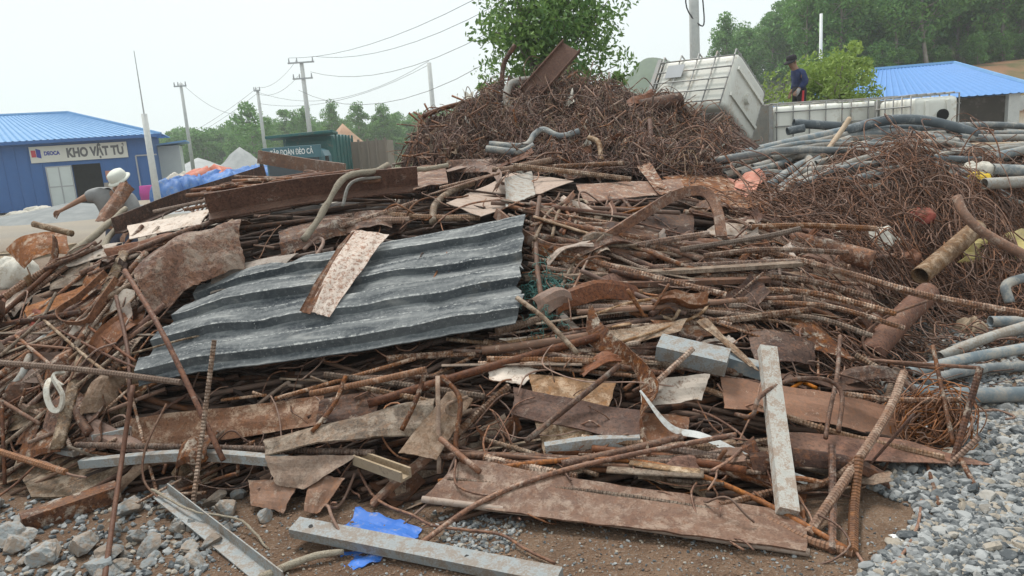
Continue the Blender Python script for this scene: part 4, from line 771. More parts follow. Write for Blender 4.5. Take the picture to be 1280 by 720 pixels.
plate('base_plate', 'long rusty plate with rolled pale edge lying along the foot of the heap', [(578,575,3.30),(1008,642,2.92),(1010,690,2.70),(528,624,3.14)], 'rust_brown', th=.012, bend=(.01, .0), nu=24, crump=.004, jit=.005)
bar('edge_tube', 'pale flaking tube along the front lip of the long base plate', [(528,624,3.13),(770,655,2.90),(1012,691,2.69)], .016, 'rust_pale', n=8); bar('rebar', 'ribbed bar with pale rust lying on the long base plate', [(560,600,3.22),(760,618,3.03),(960,650,2.86)], .014, 'rib_tan', True)
plate('strip_plate', 'broad rust red channel plate in the middle of the heap face', [(642,486,3.68),(800,512,3.55),(800,552,3.48),(640,518,3.60)], 'rust_red', off=.1, th=.008, crump=.005); plate('strip_plate', 'dark brown plate continuing the broad channel plate', [(800,515,3.55),(862,520,3.52),(858,548,3.46),(796,552,3.47)], 'rust', th=.008)
plate('sheet_scrap', 'pale tan sheet behind the broad channel plate', [(660,466,3.82),(770,478,3.74),(760,515,3.66),(668,495,3.72)], 'rust_tan'); plate('sheet_scrap', 'pinkish pale sheet beside the twisted strip', [(800,482,3.62),(888,466,3.58),(876,500,3.50),(802,512,3.54)], 'rust_pale', bend=(.02, 0)); plate('sheet_scrap', 'small pale sheet left of the tan sheet', [(610,455,3.85),(672,462,3.82),(655,480,3.74),(612,476,3.74)], 'rust_pale')
plate('sheet_scrap', 'small rust plate under the broad channel plate', [(668,525,3.55),(742,538,3.46),(700,572,3.38),(682,570,3.40)], 'rust_tan')
plate('dark_plate', 'dark red brown plate in the shade under the corrugated sheet', [(160,524,3.92),(405,494,3.78),(398,532,3.66),(168,562,3.80)], 'rust_brown', th=.008, crump=.006); plate('dark_plate', 'brown plate under the corrugated sheet right of the dark one', [(400,500,3.80),(480,486,3.78),(470,520,3.68),(396,530,3.68)], 'rust_dark')
plate('mud_plate', 'wide dusty grey brown plate below the corrugated sheet', [(330,548,3.58),(545,500,3.62),(540,545,3.42),(330,566,3.44)], 'rust_tan', th=.008, nu=18, crump=.01, bend=(.02, .02)); plate('mud_plate', 'dusty tan plate tilted down at the heap foot', [(560,490,3.62),(592,498,3.60),(545,576,3.30),(497,566,3.34)], 'rust_tan', th=.008, bend=(.02, 0))
plate('mud_plate', 'brown plate under the long hollow anchor bar', [(330,570,3.42),(445,570,3.36),(380,612,3.30),(345,606,3.34)], 'rust_tan'); plate('mud_plate', 'dark dusty board at the lower left of the heap', [(20,585,3.98),(190,575,3.80),(110,618,3.66),(40,622,3.75)], 'rust_tan', th=.012)
plate('sheet_scrap', 'rust plate fragment stuck in the soil beside the rocks', [(308,600,3.42),(372,600,3.36),(352,640,3.26),(312,632,3.30)], 'rust'); plate('sheet_scrap', 'small rust flake standing in the soil', [(385,590,3.38),(430,596,3.32),(400,640,3.22),(380,640,3.24)], 'rust')
plate('rust_sheet', 'long thin rust red sheet sticking out to the gravel', [(985,538,3.45),(1130,550,3.38),(1242,580,3.22),(990,576,3.32)], 'rust_red', th=.006, crump=.004); plate('rust_sheet', 'dark rust red bent sheet behind the white post', [(900,472,3.72),(1128,512,3.66),(1128,552,3.58),(905,510,3.60)], 'rust_red', bend=(.03, 0), nu=16)
plate('rust_sheet', 'rounded brown plate above the galvanised box', [(980,390,4.35),(1010,392,4.32),(1072,452,4.05),(1000,435,4.12)], 'rust', bend=(.02, 0)); plate('rust_sheet', 'dark curved plate with a hole beside the rounded brown plate', [(935,418,4.15),(1020,430,4.08),(1018,460,4.0),(945,458,4.02)], 'rust_dark', bend=(.05, 0), nu=14)
plate('rust_sheet', 'dark curved plate left end at the yard', [(8,312,6.0),(82,290,6.0),(88,318,5.8),(30,336,5.8)], 'rust', bend=(.08, 0), nu=14); plate('sheet_scrap', 'spotted brown plate near the strap loop', [(60,338,5.3),(112,322,5.3),(108,352,5.1),(62,364,5.1)], 'rust_tan'); plate('sheet_scrap', 'rusty orange brown plank plate above the red cloth', [(32,384,5.1),(105,356,5.2),(112,372,5.05),(34,398,4.95)], 'rust_orange')
plate('sheet_scrap', 'pale stained sheet behind the thin wire bundle', [(158,282),(262,262),(250,280),(162,298)], 'rust_pale', off=.14); plate('sheet_scrap', 'brown sheet lying under the crumpled red brown sheet', [(190,318),(285,300),(262,330),(186,345)], 'rust', off=.08)
plate('sheet_scrap', 'pale brown sheet with ragged edge right of the twisted strip', [(760,415,4.1),(860,398,4.15),(850,415,4.0),(765,438,3.95)], 'rust_tan'); plate('sheet_scrap', 'pointed tan shard leaning beside the galvanised box', [(870,400,4.1),(885,398,4.1),(948,462,3.72),(936,458,3.74)], 'rust_tan', jit=.004)
plate('sheet_scrap', 'curled brown sheet under the wire mound', [(682,176),(705,176),(716,202),(684,206)], 'rust_red', off=.12, bend=(.04, 0)); plate('sheet_scrap', 'folded brown sheet upright at the foot of the wire mound', [(716,180),(738,178),(742,206),(712,206)], 'rust_red', off=.16, bend=(-.03, 0))
plate('sheet_scrap', 'long brown trough plate behind the bent flat bar', [(720,232),(850,222),(858,240),(730,252)], 'rust', off=.1); plate('sheet_scrap', 'brown channel plate tilted upright behind the bent flat bar', [(796,208),(812,202),(838,240),(824,244)], 'rust', off=.25, jit=.004); plate('sheet_scrap', 'dull brown backing plate under the arch of the bent flat bar', [(790,272),(866,266),(868,292),(792,298)], 'rust_dark', off=.06)
plate('sheet_scrap', 'black edged brown plate beside the orange sheet', [(828,222),(900,220),(968,258),(930,262)], 'rust', off=.12, bend=(.03, 0)); plate('sheet_scrap', 'brown plate over the ridge between long beam and wire mound', [(562,200),(640,196),(640,212),(566,216)], 'rust', off=.15)
plate('blue_sheet', 'torn bright blue painted sheet on the soil', [(452,631),(530,662),(500,684),(414,664)], 'blue_metal', off=.04, th=.003, crump=.008, jit=.009, nu=14); plate('blue_sheet', 'small torn blue flap sticking out under the galvanised channel', [(424,690),(484,688),(472,702),(432,716)], 'blue_metal', off=.03, th=.003, crump=.006)
plate('half_pipe', 'curved rusty half pipe standing in front of the bent worker', [(150,230,6.1),(168,236,6.1),(137,284,5.8),(119,277,5.8)], 'rust', bend=(.05, 0), nu=12)
BLOCK.append([(938,430),(974,430),(1002,652),(958,656)])
# ---------------------------------------------------------------- beams and channels
beam('steel_beam', 'long rusty channel beam spanning the top of the heap', [(262,272,5.75),(390,250,5.9),(524,236,6.05)], prof_l(.12, .16, .012), 'rust_red', off=.2, upv=(0, -.4, 1)); BLOCK.append([(258,258),(522,226),(524,250),(262,282)])
beam('steel_beam', 'flat dusty rust beam rising behind the long channel beam', [(322,204,6.45),(380,214,6.35),(432,222,6.3)], prof_box(.02, .11), 'rust', off=.2)
beam('steel_beam', 'dark rusty beam slanting behind the thin wire bundle', [(150,292,6.05),(240,254,6.25),(330,226,6.4)], prof_l(.08, .12, .012), 'rust_dark')
beam('galvanised_bar', 'pale galvanised box bar lying at the foot of the heap', [(104,584,3.72),(240,574,3.56),(358,582,3.42)], prof_box(.05, .045), 'galv'); beam('galvanised_bar', 'galvanised angle bar pointing out of the soil toward the gravel', [(202,620,3.40),(262,668,3.08),(345,735,2.72)], prof_l(.075, .055, .006), 'galv', off=.02)
c = beam('galvanised_channel', 'long galvanised channel with bolt holes lying on the soil beside the blue sheet', [(370,664,2.98),(530,696,2.80),(700,730,2.62)], prof_box(.085, .045), 'galv', upv=(0, -.2, 1)); 
for px, py, Y in ((392,668,2.93),(585,704,2.72)):
    u_ = (px-370)/160; q = (pt((370,664,2.98))*(1-u_)+pt((530,696,2.80))*u_ if u_ < 1 else pt((530,696,2.80))*.66+pt((700,730,2.62))*.34)-np.array(c.location); bb = MB(); bb.tube([q+np.array([0, -.005, .03]), q+np.array([0, -.012, .0465])], .010, 8); o_ = bb.build('bolt_hole', M['dark'], c, origin=(0, 0, 0))
beam('white_post', 'chalky white painted post standing out of the heap front', [(957,439,3.62),(968,530,3.28),(982,645,2.86)], prof_box(.085, .05), 'white_post', upv=(0, -1, .4))
beam('galvanised_box', 'pale galvanised box section wedged in the heap', [(822,442,3.88),(908,462,3.74)], prof_box(.14, .09), 'galv', upv=(0, -.3, 1)); beam('galvanised_box', 'bluish galvanised channel behind the white post', [(905,458,3.86),(960,474,3.78)], prof_box(.11, .07), 'pipe_blue')
beam('galvanised_bar', 'grey square tube end showing under the broad channel plate', [(682,566,3.38),(740,558,3.42),(800,556,3.44)], prof_box(.05, .045), 'galv'); beam('timber', 'short tan channel stub at the foot of the heap', [(448,578,3.40),(508,600,3.20)], prof_u(.07, .05, .012), 'wood'); beam('timber', 'weathered brown timber half buried left of the rocks', [(30,664,3.32),(150,622,3.55)], prof_box(.10, .08), 'rust', off=0)
beam('galvanised_bar', 'grey flat bar poking out above the orange ribbed bar', [(45,556,4.0),(100,568,3.88)], prof_box(.08, .03), 'galv'); beam('galvanised_bar', 'greyish wooden lath among the bars at lower left', [(120,548,4.0),(165,540,4.0)], prof_box(.06, .03), 'galv')
beam('timber', 'long pale weathered plank across the right half of the heap', [(655,350,4.66),(830,342,4.62),(1000,332,4.66)], prof_box(.10, .025), 'rust_tan'); beam('timber', 'dark plank just below the long pale plank', [(670,362,4.6),(960,352,4.55)], prof_box(.09, .03), 'rust_dark')
ribbon('metal_strip', 'brown twisted sheet strip hanging down the middle of the heap', [(738,382,4.05),(748,420,3.92),(788,446,3.72),(812,486,3.52),(800,525,3.42),(806,572,3.30)], [.02, .13, .07, .11, .07, .06], [0, .6, 1.3, .7, 1.6, .8], 'rust', off=.1)
ribbon('white_strip', 'thin white strap curving down across the heap front', [(800,488,3.46),(838,534,3.36),(880,546,3.30),(940,575,3.18),(1010,602,3.02)], [.012, .03, .04, .035, .035], [.2, .9, .3, 1.0, .8], 'white_strip', th=.003)
ribbon('flat_bar', 'thick flat bar bent into an arch over the rebar layers', [(620,266,5.1),(660,298,4.98),(700,312,4.9),(750,300,4.92),(800,270,5.0),(845,244,5.15),(880,240,5.15),(896,262,5.05),(902,296,4.9)], [.07]*9, [1.35, 1.3, 1.2, 1.1, 1.0, .8, .5, .3, .2], 'rust', th=.022)
ribbon('strap_loop', 'rusty strap bent into a loop above the long ribbed bar', [(132,340),(100,370),(74,388),(80,402),(108,402),(124,380),(146,348)], [.045]*7, [1.3]*7, 'rust_orange', th=.006, off=.2)
ribbon('flat_bar', 'wide rust strip arching over the ridge of the heap', [(558,214),(590,206),(615,212),(625,224),(618,236)], [.08]*5, [.2, .5, 1.0, 1.4, 1.5], 'rust', th=.006, off=.25)
ribbon('white_strip', 'dirty white hose coil hanging among the bars at left', [(78,482,4.1),(64,474,4.1),(58,490,4.0),(64,510,3.95),(74,512,3.95),(78,494,3.95),(66,470,4.0),(80,466,4.05)], [.03]*8, [.4]*8, 'white_sack', th=.014)
# ---------------------------------------------------------------- bars, rods and pipes read off the photograph
RB = 'ribbed steel bars of the heap'
bar('rebar', 'long tan ribbed bar pointing in from the left below the corrugated sheet', [(-30,451,4.1),(100,462,4.0),(226,478,3.86)], .0175, 'rib_tan', True)
bar('steel_rod', 'straight red brown rod leaning across the left end of the corrugated sheet', [(156,338,4.35),(205,420,3.86),(279,575,3.42)], .0145, 'rust_red'); bar('rebar', 'upright ribbed bar stuck in the soil before the corrugated sheet', [(268,425,3.62),(254,535,3.5),(239,648,3.30)], .0125, 'rib_tan', True); bar('steel_rod', 'dark red upright rod at the left foot of the heap', [(166,482,3.75),(150,590,3.45),(129,735,2.90)], .0125, 'rust_red')
bar('steel_rod', 'thin dark rod standing at the far left of the heap', [(2,500,4.0),(6,605,3.75)], .010, 'rust_dark'); bar('rebar', 'orange ribbed bar end at the lower left', [(-40,552,3.9),(82,590,3.62)], .0175, 'rib_orange', True); bar('anchor_bar', 'long hollow ribbed anchor bar at the heap foot', [(95,556,3.78),(280,560,3.6),(467,566,3.40)], .0175, 'rib', False, .6)
bar('flat_spike', 'thin toothed bar standing upright under the corrugated sheet corner', [(547,470,3.55),(549,592,3.32)], .012, 'rust_tan', flat=(1, .35)); bar('steel_rod', 'bent rust rod sweeping up from the soil to the base plate', [(522,682,2.95),(600,628,3.05),(690,592,3.15),(800,566,3.2),(920,543,3.22)], .012, 'rust'); bar('steel_rod', 'orange rusted rod running down to the bar cage', [(548,602,3.26),(640,582,3.25),(760,574,3.22),(860,590,3.1),(950,626,2.95),(1065,690,2.72)], .0125, 'rust_orange')
bar('steel_rod', 'smooth brown rod slanting in front of the broad channel plate', [(657,552,3.38),(775,456,3.62)], .015, 'rust'); bar('steel_rod', 'tan rod crossing the corrugated sheet corner', [(646,372,4.0),(680,398,3.88),(722,442,3.72)], .014, 'rust_tan'); bar('rebar', 'short ribbed bar leaning beside the galvanised box', [(820,478,3.55),(866,436,3.66)], .0145, 'rib', True)
bar('rebar', 'thick tan ribbed bar behind the twisted strip', [(605,428,3.98),(700,445,3.9),(790,468,3.8)], .019, 'rib_tan', True); bar('rebar', 'tan ribbed bar passing behind the white post', [(880,486,3.7),(980,520,3.5),(1060,545,3.4),(1180,572,3.24)], .016, 'rib_tan', True); bar('steel_rod', 'slim pale rod above the tan sheet', [(665,452,3.9),(760,470,3.8)], .010, 'rust_pale')
for k, (pp, r, m) in enumerate([([(735,396,4.35),(850,385,4.36),(962,382,4.36)], .021, 'rib'), ([(745,412,4.2),(870,404,4.2),(1010,388,4.22)], .021, 'rib'), ([(728,322,4.85),(800,306,4.9),(886,292,4.95)], .022, 'rib'), ([(745,338,4.74),(860,332,4.75),(1000,326,4.75)], .018, 'rib'), ([(850,312,4.86),(950,297,4.92),(1000,286,4.98)], .019, 'rib_tan'), ([(690,330,4.86),(735,324,4.86),(760,330,4.82)], .014, 'rib'), ([(880,320,4.8),(960,312,4.8),(1060,316,4.8)], .019, 'rib'), ([(660,330,4.9),(700,338,4.84),(760,344,4.76)], .017, 'rib'), ([(760,390,4.36),(900,376,4.4),(990,372,4.4)], .014, 'rust'), ([(900,345,4.64),(1000,350,4.55),(1090,372,4.4)], .02, 'rib'), ([(905,362,4.52),(1010,366,4.45),(1120,392,4.3)], .02, 'rib'), ([(930,392,4.35),(1020,398,4.25),(1090,420,4.15)], .017, 'rib_tan'), ([(640,440,3.95),(720,440,3.9),(800,428,3.9)], .014, 'rib'), ([(960,378,4.4),(1040,384,4.3),(1130,410,4.2)], .016, 'rib')]):
    bar('rebar', 'heavy rusty ribbed bar in the parallel layers right of the corrugated sheet', pp, r, m, True, group='parallel ribbed bars right of the sheet')
bar('rebar', 'very long heavy ribbed bar running out to the right over the valley', [(940,312,4.95),(1000,326,4.85),(1080,348,4.75),(1160,370,4.65),(1300,396,4.5)], .024, 'rib', True, off=.12); bar('rebar', 'thick ribbed bar lying above the open rusty pipe', [(940,284,5.5),(1010,282,5.5),(1095,286,5.5)], .022, 'rib', True)
bar('rusty_pipe', 'wide rusty pipe with its open end above the valley', [(985,300,5.6),(1040,312,5.5),(1092,326,5.35)], .075, 'rust', hollow=.88, n=20, cat='pipe'); bar('rusty_pipe', 'tan dusty pipe slanting down toward the valley', [(1150,345,5.55),(1185,316,5.8),(1222,284,6.0)], .07, 'rust_tan', hollow=.86, n=18, cat='pipe'); bar('rusty_pipe', 'wide rust brown pipe lying low in the valley', [(1085,446,4.5),(1125,400,4.9),(1160,366,5.2)], .08, 'rust_red', hollow=.9, n=20, cat='pipe')
bar('bent_pipe', 'bent brown pipe arching over the yellow sack', [(1196,246,5.7),(1206,268,5.6),(1232,292,5.5),(1295,326,5.35)], .035, 'rust', n=12, cat='pipe')
for pp, r, m, lb in [([(1136,466,4.35),(1210,448,4.5),(1300,432,4.6)], .036, 'pipe_blue', 'bluish grey pipe on the ground at the right'), ([(1175,446,4.7),(1230,424,4.8),(1300,402,4.9)], .035, 'pipe_pale', 'pale dusty pipe lying above the bluish pipe'), ([(1100,486,4.05),(1200,494,3.95),(1310,492,4.0)], .045, 'pipe_blue', 'thick blue grey pipe lowest on the gravel'), ([(1150,478,4.25),(1220,462,4.4),(1310,456,4.45)], .032, 'pipe_grey', 'grey pipe squeezed between the two bluish pipes'), ([(1190,436,4.85),(1250,418,5.0),(1310,412,5.05)], .028, 'pipe_grey', 'thin grey pipe above the pale dusty pipe'), ([(1238,402,5.1),(1300,402,5.1)], .04, 'pipe_blue', 'short blue pipe end at the right edge'), ([(1120,462,4.1),(1108,505,3.9),(1096,540,3.7)], .022, 'rib_tan', 'upright tan ribbed stub by the bar cage'), ([(1262,378,5.3),(1258,356,5.35),(1285,346,5.4)], .035, 'pipe_grey', 'bent grey pipe above the bluish pipes')]:
    bar('pipe' if 'pipe' in lb else 'rebar', lb, pp, r, m, hollow=.84 if 'pipe' in lb else 0, n=14, cat='pipe' if 'pipe' in lb else 'bar')
bar('rebar', 'dark upright ribbed bar standing in the gravel', [(1225,460,3.45),(1208,520,3.36),(1190,582,3.24)], .0165, 'rust_dark', True); bar('steel_rod', 'thin rust rod leaning beside the dark upright bar', [(1166,432,3.75),(1180,500,3.5),(1192,556,3.32)], .011, 'rust'); bar('rebar', 'short ribbed stub forking from the dark upright bar', [(1186,582,3.22),(1224,546,3.22)], .014, 'rib', True); bar('steel_rod', 'short rust rod reaching down to the gravel', [(1200,572,3.22),(1221,612,3.06)], .012, 'rust'); bar('steel_rod', 'thin rod from the rust sheet to the gravel', [(1158,578,3.28),(1174,632,3.0)], .009, 'rust')
CG = 'rusty bar of the bent cage frame at the right front'
for pp, r, m in [([(1130,466,3.55),(1104,526,3.3),(1010,668,2.78)], .021, 'rib'), ([(1074,572,3.06),(1068,630,2.9),(1066,690,2.70)], .021, 'rib_orange'), ([(1040,556,3.1),(1041,620,2.92),(1040,688,2.72)], .016, 'rust'), ([(960,650,2.86),(1010,675,2.76),(1066,692,2.70)], .018, 'rib_orange'), ([(900,632,2.98),(960,616,3.0),(1030,604,3.02),(1074,574,3.06)], .016, 'rib'), ([(1004,650,2.86),(1000,625,2.95),(980,608,3.02),(975,600,3.02),(1000,598,3.02),(1030,604,3.02)], .012, 'rust')]:
    bar('rebar', CG, pp, r, m, True, group='bars of the bent cage frame')
bar('wire_rod', 'thin bent wire arching over the gravel by the bar cage', [(1152,625,3.02),(1146,660,2.86),(1122,700,2.68),(1090,714,2.62),(1070,690,2.70)], .006, 'wire'); bar('rebar', 'bent hoop of bar in front of the white post', [(920,518,3.4),(940,520,3.3),(950,496,3.35),(985,476,3.45),(1030,474,3.5),(1052,492,3.45),(1048,540,3.3)], .0115, 'rust', off=.1); bar('steel_rod', 'rod hooked at the top standing beside the hoop', [(1050,420,3.9),(1046,470,3.62),(1036,520,3.4),(1032,548,3.3)], .011, 'rust')
bar('wire_rod', 'large thin wire loop hanging over the low rusty pipe', [(1160,376,4.55),(1110,395,4.35),(1080,420,4.25),(1085,440,4.15),(1110,452,4.1),(1180,462,4.0)], .009, 'wire'); bar('steel_rod', 'rod running across the valley edge to the upright bars', [(1040,446,4.1),(1110,452,4.0),(1225,460,3.9)], .011, 'rust'); bar('rebar', 'tan ribbed bar end near the low rusty pipe', [(1070,444,4.05),(1128,478,3.85)], .017, 'rib_tan', True); bar('rebar', 'rust ribbed bar above the red bent sheet', [(1050,492,3.62),(1120,500,3.58),(1200,500,3.5)], .016, 'rib', True)
bar('branch', 'pale peeled branch resting across the long channel beam', [(380,300,4.9),(404,262,5.05),(428,224,5.25),(470,214,5.6),(484,206,5.9)], .03, 'branch', n=10, cat='branch', off=.2); bar('branch', 'tan branch lying along the ridge by the wire mound', [(440,222,6.25),(520,212,6.3),(562,206,6.4)], .03, 'branch', n=8, cat='branch'); bar('branch', 'thick pale branch fork at the left ridge', [(88,318,5.35),(120,294,5.5),(158,262,5.75)], .032, 'branch', n=10, cat='branch'); bar('branch', 'second pale branch beside the fork at the left ridge', [(124,322,5.3),(136,296,5.5),(162,268,5.7)], .028, 'branch', n=9, cat='branch')
bar('pipe', 'thin white conduit bent over the long channel beam', [(428,258,5.3),(440,228,5.4),(478,221,5.6)], .012, 'pipe_pale', off=.2); bar('bent_pipe', 'tan curved pipe stub by the rust strip arch', [(541,278,5.3),(544,256,5.5),(566,238,5.7),(592,228,5.85)], .026, 'rust_tan', n=10, cat='pipe'); bar('rebar', 'thick tan ribbed bar in the shade above the corrugated sheet', [(480,268,5.6),(540,272,5.5),(600,272,5.4)], .022, 'rib_tan', True)
bar('steel_rod', 'rod tip poking out of the heap at the far left ridge', [(42,280,5.9),(90,292,5.8)], .026, 'rust_tan'); bar('rebar', 'long rod lying diagonally toward the long channel beam', [(100,342,5.1),(200,300,5.5),(300,266,5.8)], .018, 'rust', off=.14); bar('rebar', 'brown square rod crossing above the crumpled sheet', [(134,372,4.75),(215,326,5.0),(292,276,5.3)], .018, 'rust_tan', off=.2)
for k in range(7): bar('wire_rod', 'thin dark wire of the bundle fanning over the left ridge', [(196+k*8, 338-k*3, 5.1-k*.03),(225+k*5, 290, 5.45),(252+k*4, 246+k*2, 5.75)], .007, 'wire_dark', group='fanned thin wires at the left ridge')
bar('wire_rod', 'thin wire lying along a rib of the corrugated sheet', [(165,442,4.02),(230,424,4.12),(280,414,4.2),(320,408,4.26)], .006, 'rust_tan'); bar('steel_rod', 'thin rod tip standing on the corrugated sheet', [(348,350,4.6),(356,378,4.38),(363,402,4.24),(400,396,4.3)], .008, 'rust'); bar('steel_rod', 'hairpin bent rod above the corrugated sheet', [(368,358,4.55),(388,330,4.7),(404,304,4.9),(396,298,4.95),(380,312,4.9)], .012, 'rust', off=.1)
bar('rebar', 'ribbed tube slanting up under the corrugated sheet', [(388,492,3.72),(460,478,3.64),(532,462,3.58)], .017, 'rib', False, .6); bar('steel_rod', 'rod wedged upright beneath the corrugated sheet', [(390,540,3.5),(418,505,3.6),(432,470,3.7)], .012, 'rust'); bar('steel_rod', 'rod leaning left of the dusty tan plate', [(502,538,3.42),(520,500,3.5),(530,470,3.6)], .012, 'rust'); bar('rebar', 'dusty bar under the sheet running right', [(440,482,3.75),(520,498,3.65),(550,505,3.6)], .015, 'rib_tan', True)
bar('steel_rod', 'rod bent from the tan plate to the base plate', [(552,470,3.62),(575,500,3.5),(570,560,3.34),(592,592,3.25)], .013, 'rust'); bar('steel_rod', 'short rust rod leaning on the base plate edge', [(550,548,3.36),(600,590,3.2)], .014, 'rust'); bar('wire_rod', 'tan wire ring under the corrugated sheet corner', [(590,512,3.55),(565,520,3.5),(560,506,3.52),(585,496,3.56)], .010, 'rust_tan')
bar('steel_rod', 'slim twig like rod lying on the soil by the galvanised angle', [(190,612,3.42),(240,640,3.2),(300,655,3.1),(330,690,2.95)], .008, 'branch', off=.02); bar('branch', 'broken pale stick lying on the soil under the channel', [(325,722,2.72),(390,698,2.8),(430,690,2.84)], .02, 'branch', off=.02, cat='stick'); bar('steel_rod', 'thin wire reaching from the soil up to the heap at center', [(505,655,3.05),(548,615,3.2),(570,570,3.3)], .006, 'wire'); bar('wire_rod', 'thin wire hanging from the corrugated sheet to the galvanised bar', [(208,505,3.8),(182,560,3.6),(180,600,3.5),(200,625,3.4)], .006, 'wire')
bar('rebar', 'thick dark bar wedged at left under the long ribbed bar', [(72,480,4.15),(92,510,4.0),(112,542,3.85)], .028, 'rust_dark', off=.1); bar('rebar', 'dusty bar lying over the left foot of the heap', [(28,508,4.15),(80,528,4.0),(115,540,3.9)], .019, 'rib_tan', True); bar('rebar', 'dusty bar rising to the right at the left foot', [(-10,600,3.85),(60,566,3.9),(160,526,3.95)], .015, 'rib_tan', True)
for pp in [[(0,480,4.4),(60,440,4.6),(135,362,4.9)], [(0,445,4.6),(50,400,4.85),(70,366,5.1)], [(0,560,4.2),(60,512,4.2),(150,440,4.3)], [(55,400,4.85),(110,448,4.4),(140,470,4.2)], [(20,420,4.8),(70,462,4.4)], [(70,410,4.7),(130,442,4.4),(175,462,4.2)], [(105,404,4.6),(150,438,4.4),(170,452,4.3)], [(145,370,4.7),(160,440,4.3),(162,500,4.0)], [(0,500,4.4),(50,530,4.1)], [(60,470,4.3),(120,420,4.5),(190,350,4.8)]]:
    bar('steel_rod', 'thin rusty rod in the criss cross left of the corrugated sheet', [c_[:2] for c_ in pp], rng.uniform(.008, .012), rng.choice(['rust', 'rust_tan', 'rust_red']), off=.16, group='criss crossed thin rods at the left')
for pp in [[(668,300),(684,268),(708,252),(722,262),(716,290)], [(690,296),(700,262),(728,250),(740,268),(728,298)], [(700,290),(730,258),(770,250),(800,252)], [(660,262),(690,256),(712,270),(704,292)], [(742,296),(752,262),(776,250),(790,262)], [(664,282),(720,268),(790,268)]]:
    bar('steel_rod', 'looped thin rod in the coil left of the arched flat bar', pp, .0115, rng.choice(['rust', 'rust_tan', 'rust_red']), off=.13, group='looped rods by the arched flat bar')
bar('steel_rod', 'slim rod slanting across the parallel bars beside the sheet', [(762,240),(745,300),(722,350),(708,378)], .008, 'rust', off=.16); bar('steel_rod', 'brown rod slanting over the long pale plank', [(726,338,4.5),(780,362,4.4),(858,392,4.2)], .015, 'rust_red', off=.12); bar('steel_rod', 'thin rod arched over the heavy ribbed bars', [(746,392),(800,376),(870,372),(884,382),(860,400),(776,428)], .009, 'rust_tan', off=.14)
bar('pipe', 'pale grey conduit low at the left edge', [(-10,500,4.3),(24,474,4.3),(46,430,4.5),(90,404,4.7)], .022, 'pipe_pale', n=10, cat='pipe'); bar('pipe', 'pale conduit lying right of the strap loop', [(110,404,4.65),(140,408,4.55),(170,402,4.5)], .02, 'pipe_pale', n=10, cat='pipe')
# ---------------------------------------------------------------- wire mound pieces
beam('steel_channel', 'rusty channel slanting up out of the wire mound before the acacia', [(660,122,8.6),(714,60,8.8)], prof_u(.24, .07, .012), 'rust_red', upv=(-.3, -1, .2), off=.1); bar('bent_pipe', 'grey bent pipe hooking out of the wire mound', [(646,142,8.3),(634,130,8.4),(636,108,8.6),(652,101,8.7),(672,101,8.8)], .045, 'pipe_pale', n=10, cat='pipe'); bar('steel_rod', 'black crooked stub at the left top of the wire mound', [(627,108,8.85),(630,80,8.9),(644,56,8.9)], .028, 'rust_dark')
bar('rusty_pipe', 'short dark rusty cylinder on the wire mound beside the tipped tank', [(800,134,8.45),(850,125,8.6)], .085, 'rust_dark', n=18, cat='pipe'); plate('sheet_scrap', 'red brown crumpled sheet by the dark cylinder', [(768,124,8.6),(815,114,8.7),(822,132,8.5),(765,138,8.5)], 'rust_red', crump=.03, block=False)
plate('sheet_scrap', 'pale crumpled rag on the wire mound', [(703,128,8.4),(715,112,8.5),(718,130,8.35),(706,136,8.35)], 'white_sack', crump=.03, block=False); plate('sheet_scrap', 'pale torn sack scrap at the left of the wire mound', [(578,112,8.8),(592,118,8.7),(590,130,8.6),(582,122,8.6)], 'white_sack', crump=.02, block=False); plate('sheet_scrap', 'tan crumpled paper at the foot of the wire mound', [(552,178,7.7),(568,176,7.7),(572,196,7.5),(556,192,7.5)], 'rust_tan', crump=.03, block=False)
bar('steel_rod', 'straight rusty rod standing upright in the wire mound', [(812,150,7.9),(814,180,7.5),(816,212,7.1)], .028, 'rust_red'); bar('bent_pipe', 'tan hooked tube at the foot of the wire mound', [(736,172,7.3),(748,178,7.2),(752,202,7.0)], .025, 'rust_tan'); bar('hose', 'grey hose looping along the foot of the wire mound', [(612,180,7.5),(655,182,7.4),(668,168,7.5),(680,162,7.5),(700,170,7.4),(724,164,7.4)], .03, 'pipe_grey', cat='hose', off=.1); bar('hose', 'second grey hose lying lower on the wire mound', [(608,186,7.4),(650,190,7.3),(668,182,7.3)], .035, 'pipe_grey', cat='hose', off=.1)
plate('sheet_scrap', 'dark trough plate at the right slope of the wire mound', [(914,166,8.0),(920,162,8.0),(950,182,7.7),(944,188,7.7)], 'rust_dark', block=False)
bar('steel_rod', 'long rusty bar along the ridge below the wire mound', [(615,212,6.6),(700,208,6.6),(780,204,6.6)], .022, 'rib'); bar('rebar', 'ribbed bar end near the curled sheet', [(620,215,6.6),(660,206,6.6),(690,200,6.6)], .028, 'rib_tan')
bar('steel_rod', 'dark bar overhanging the left edge of the wire mound', [(528,146,8.3),(552,136,8.35),(590,126,8.4)], .026, 'rust_dark')
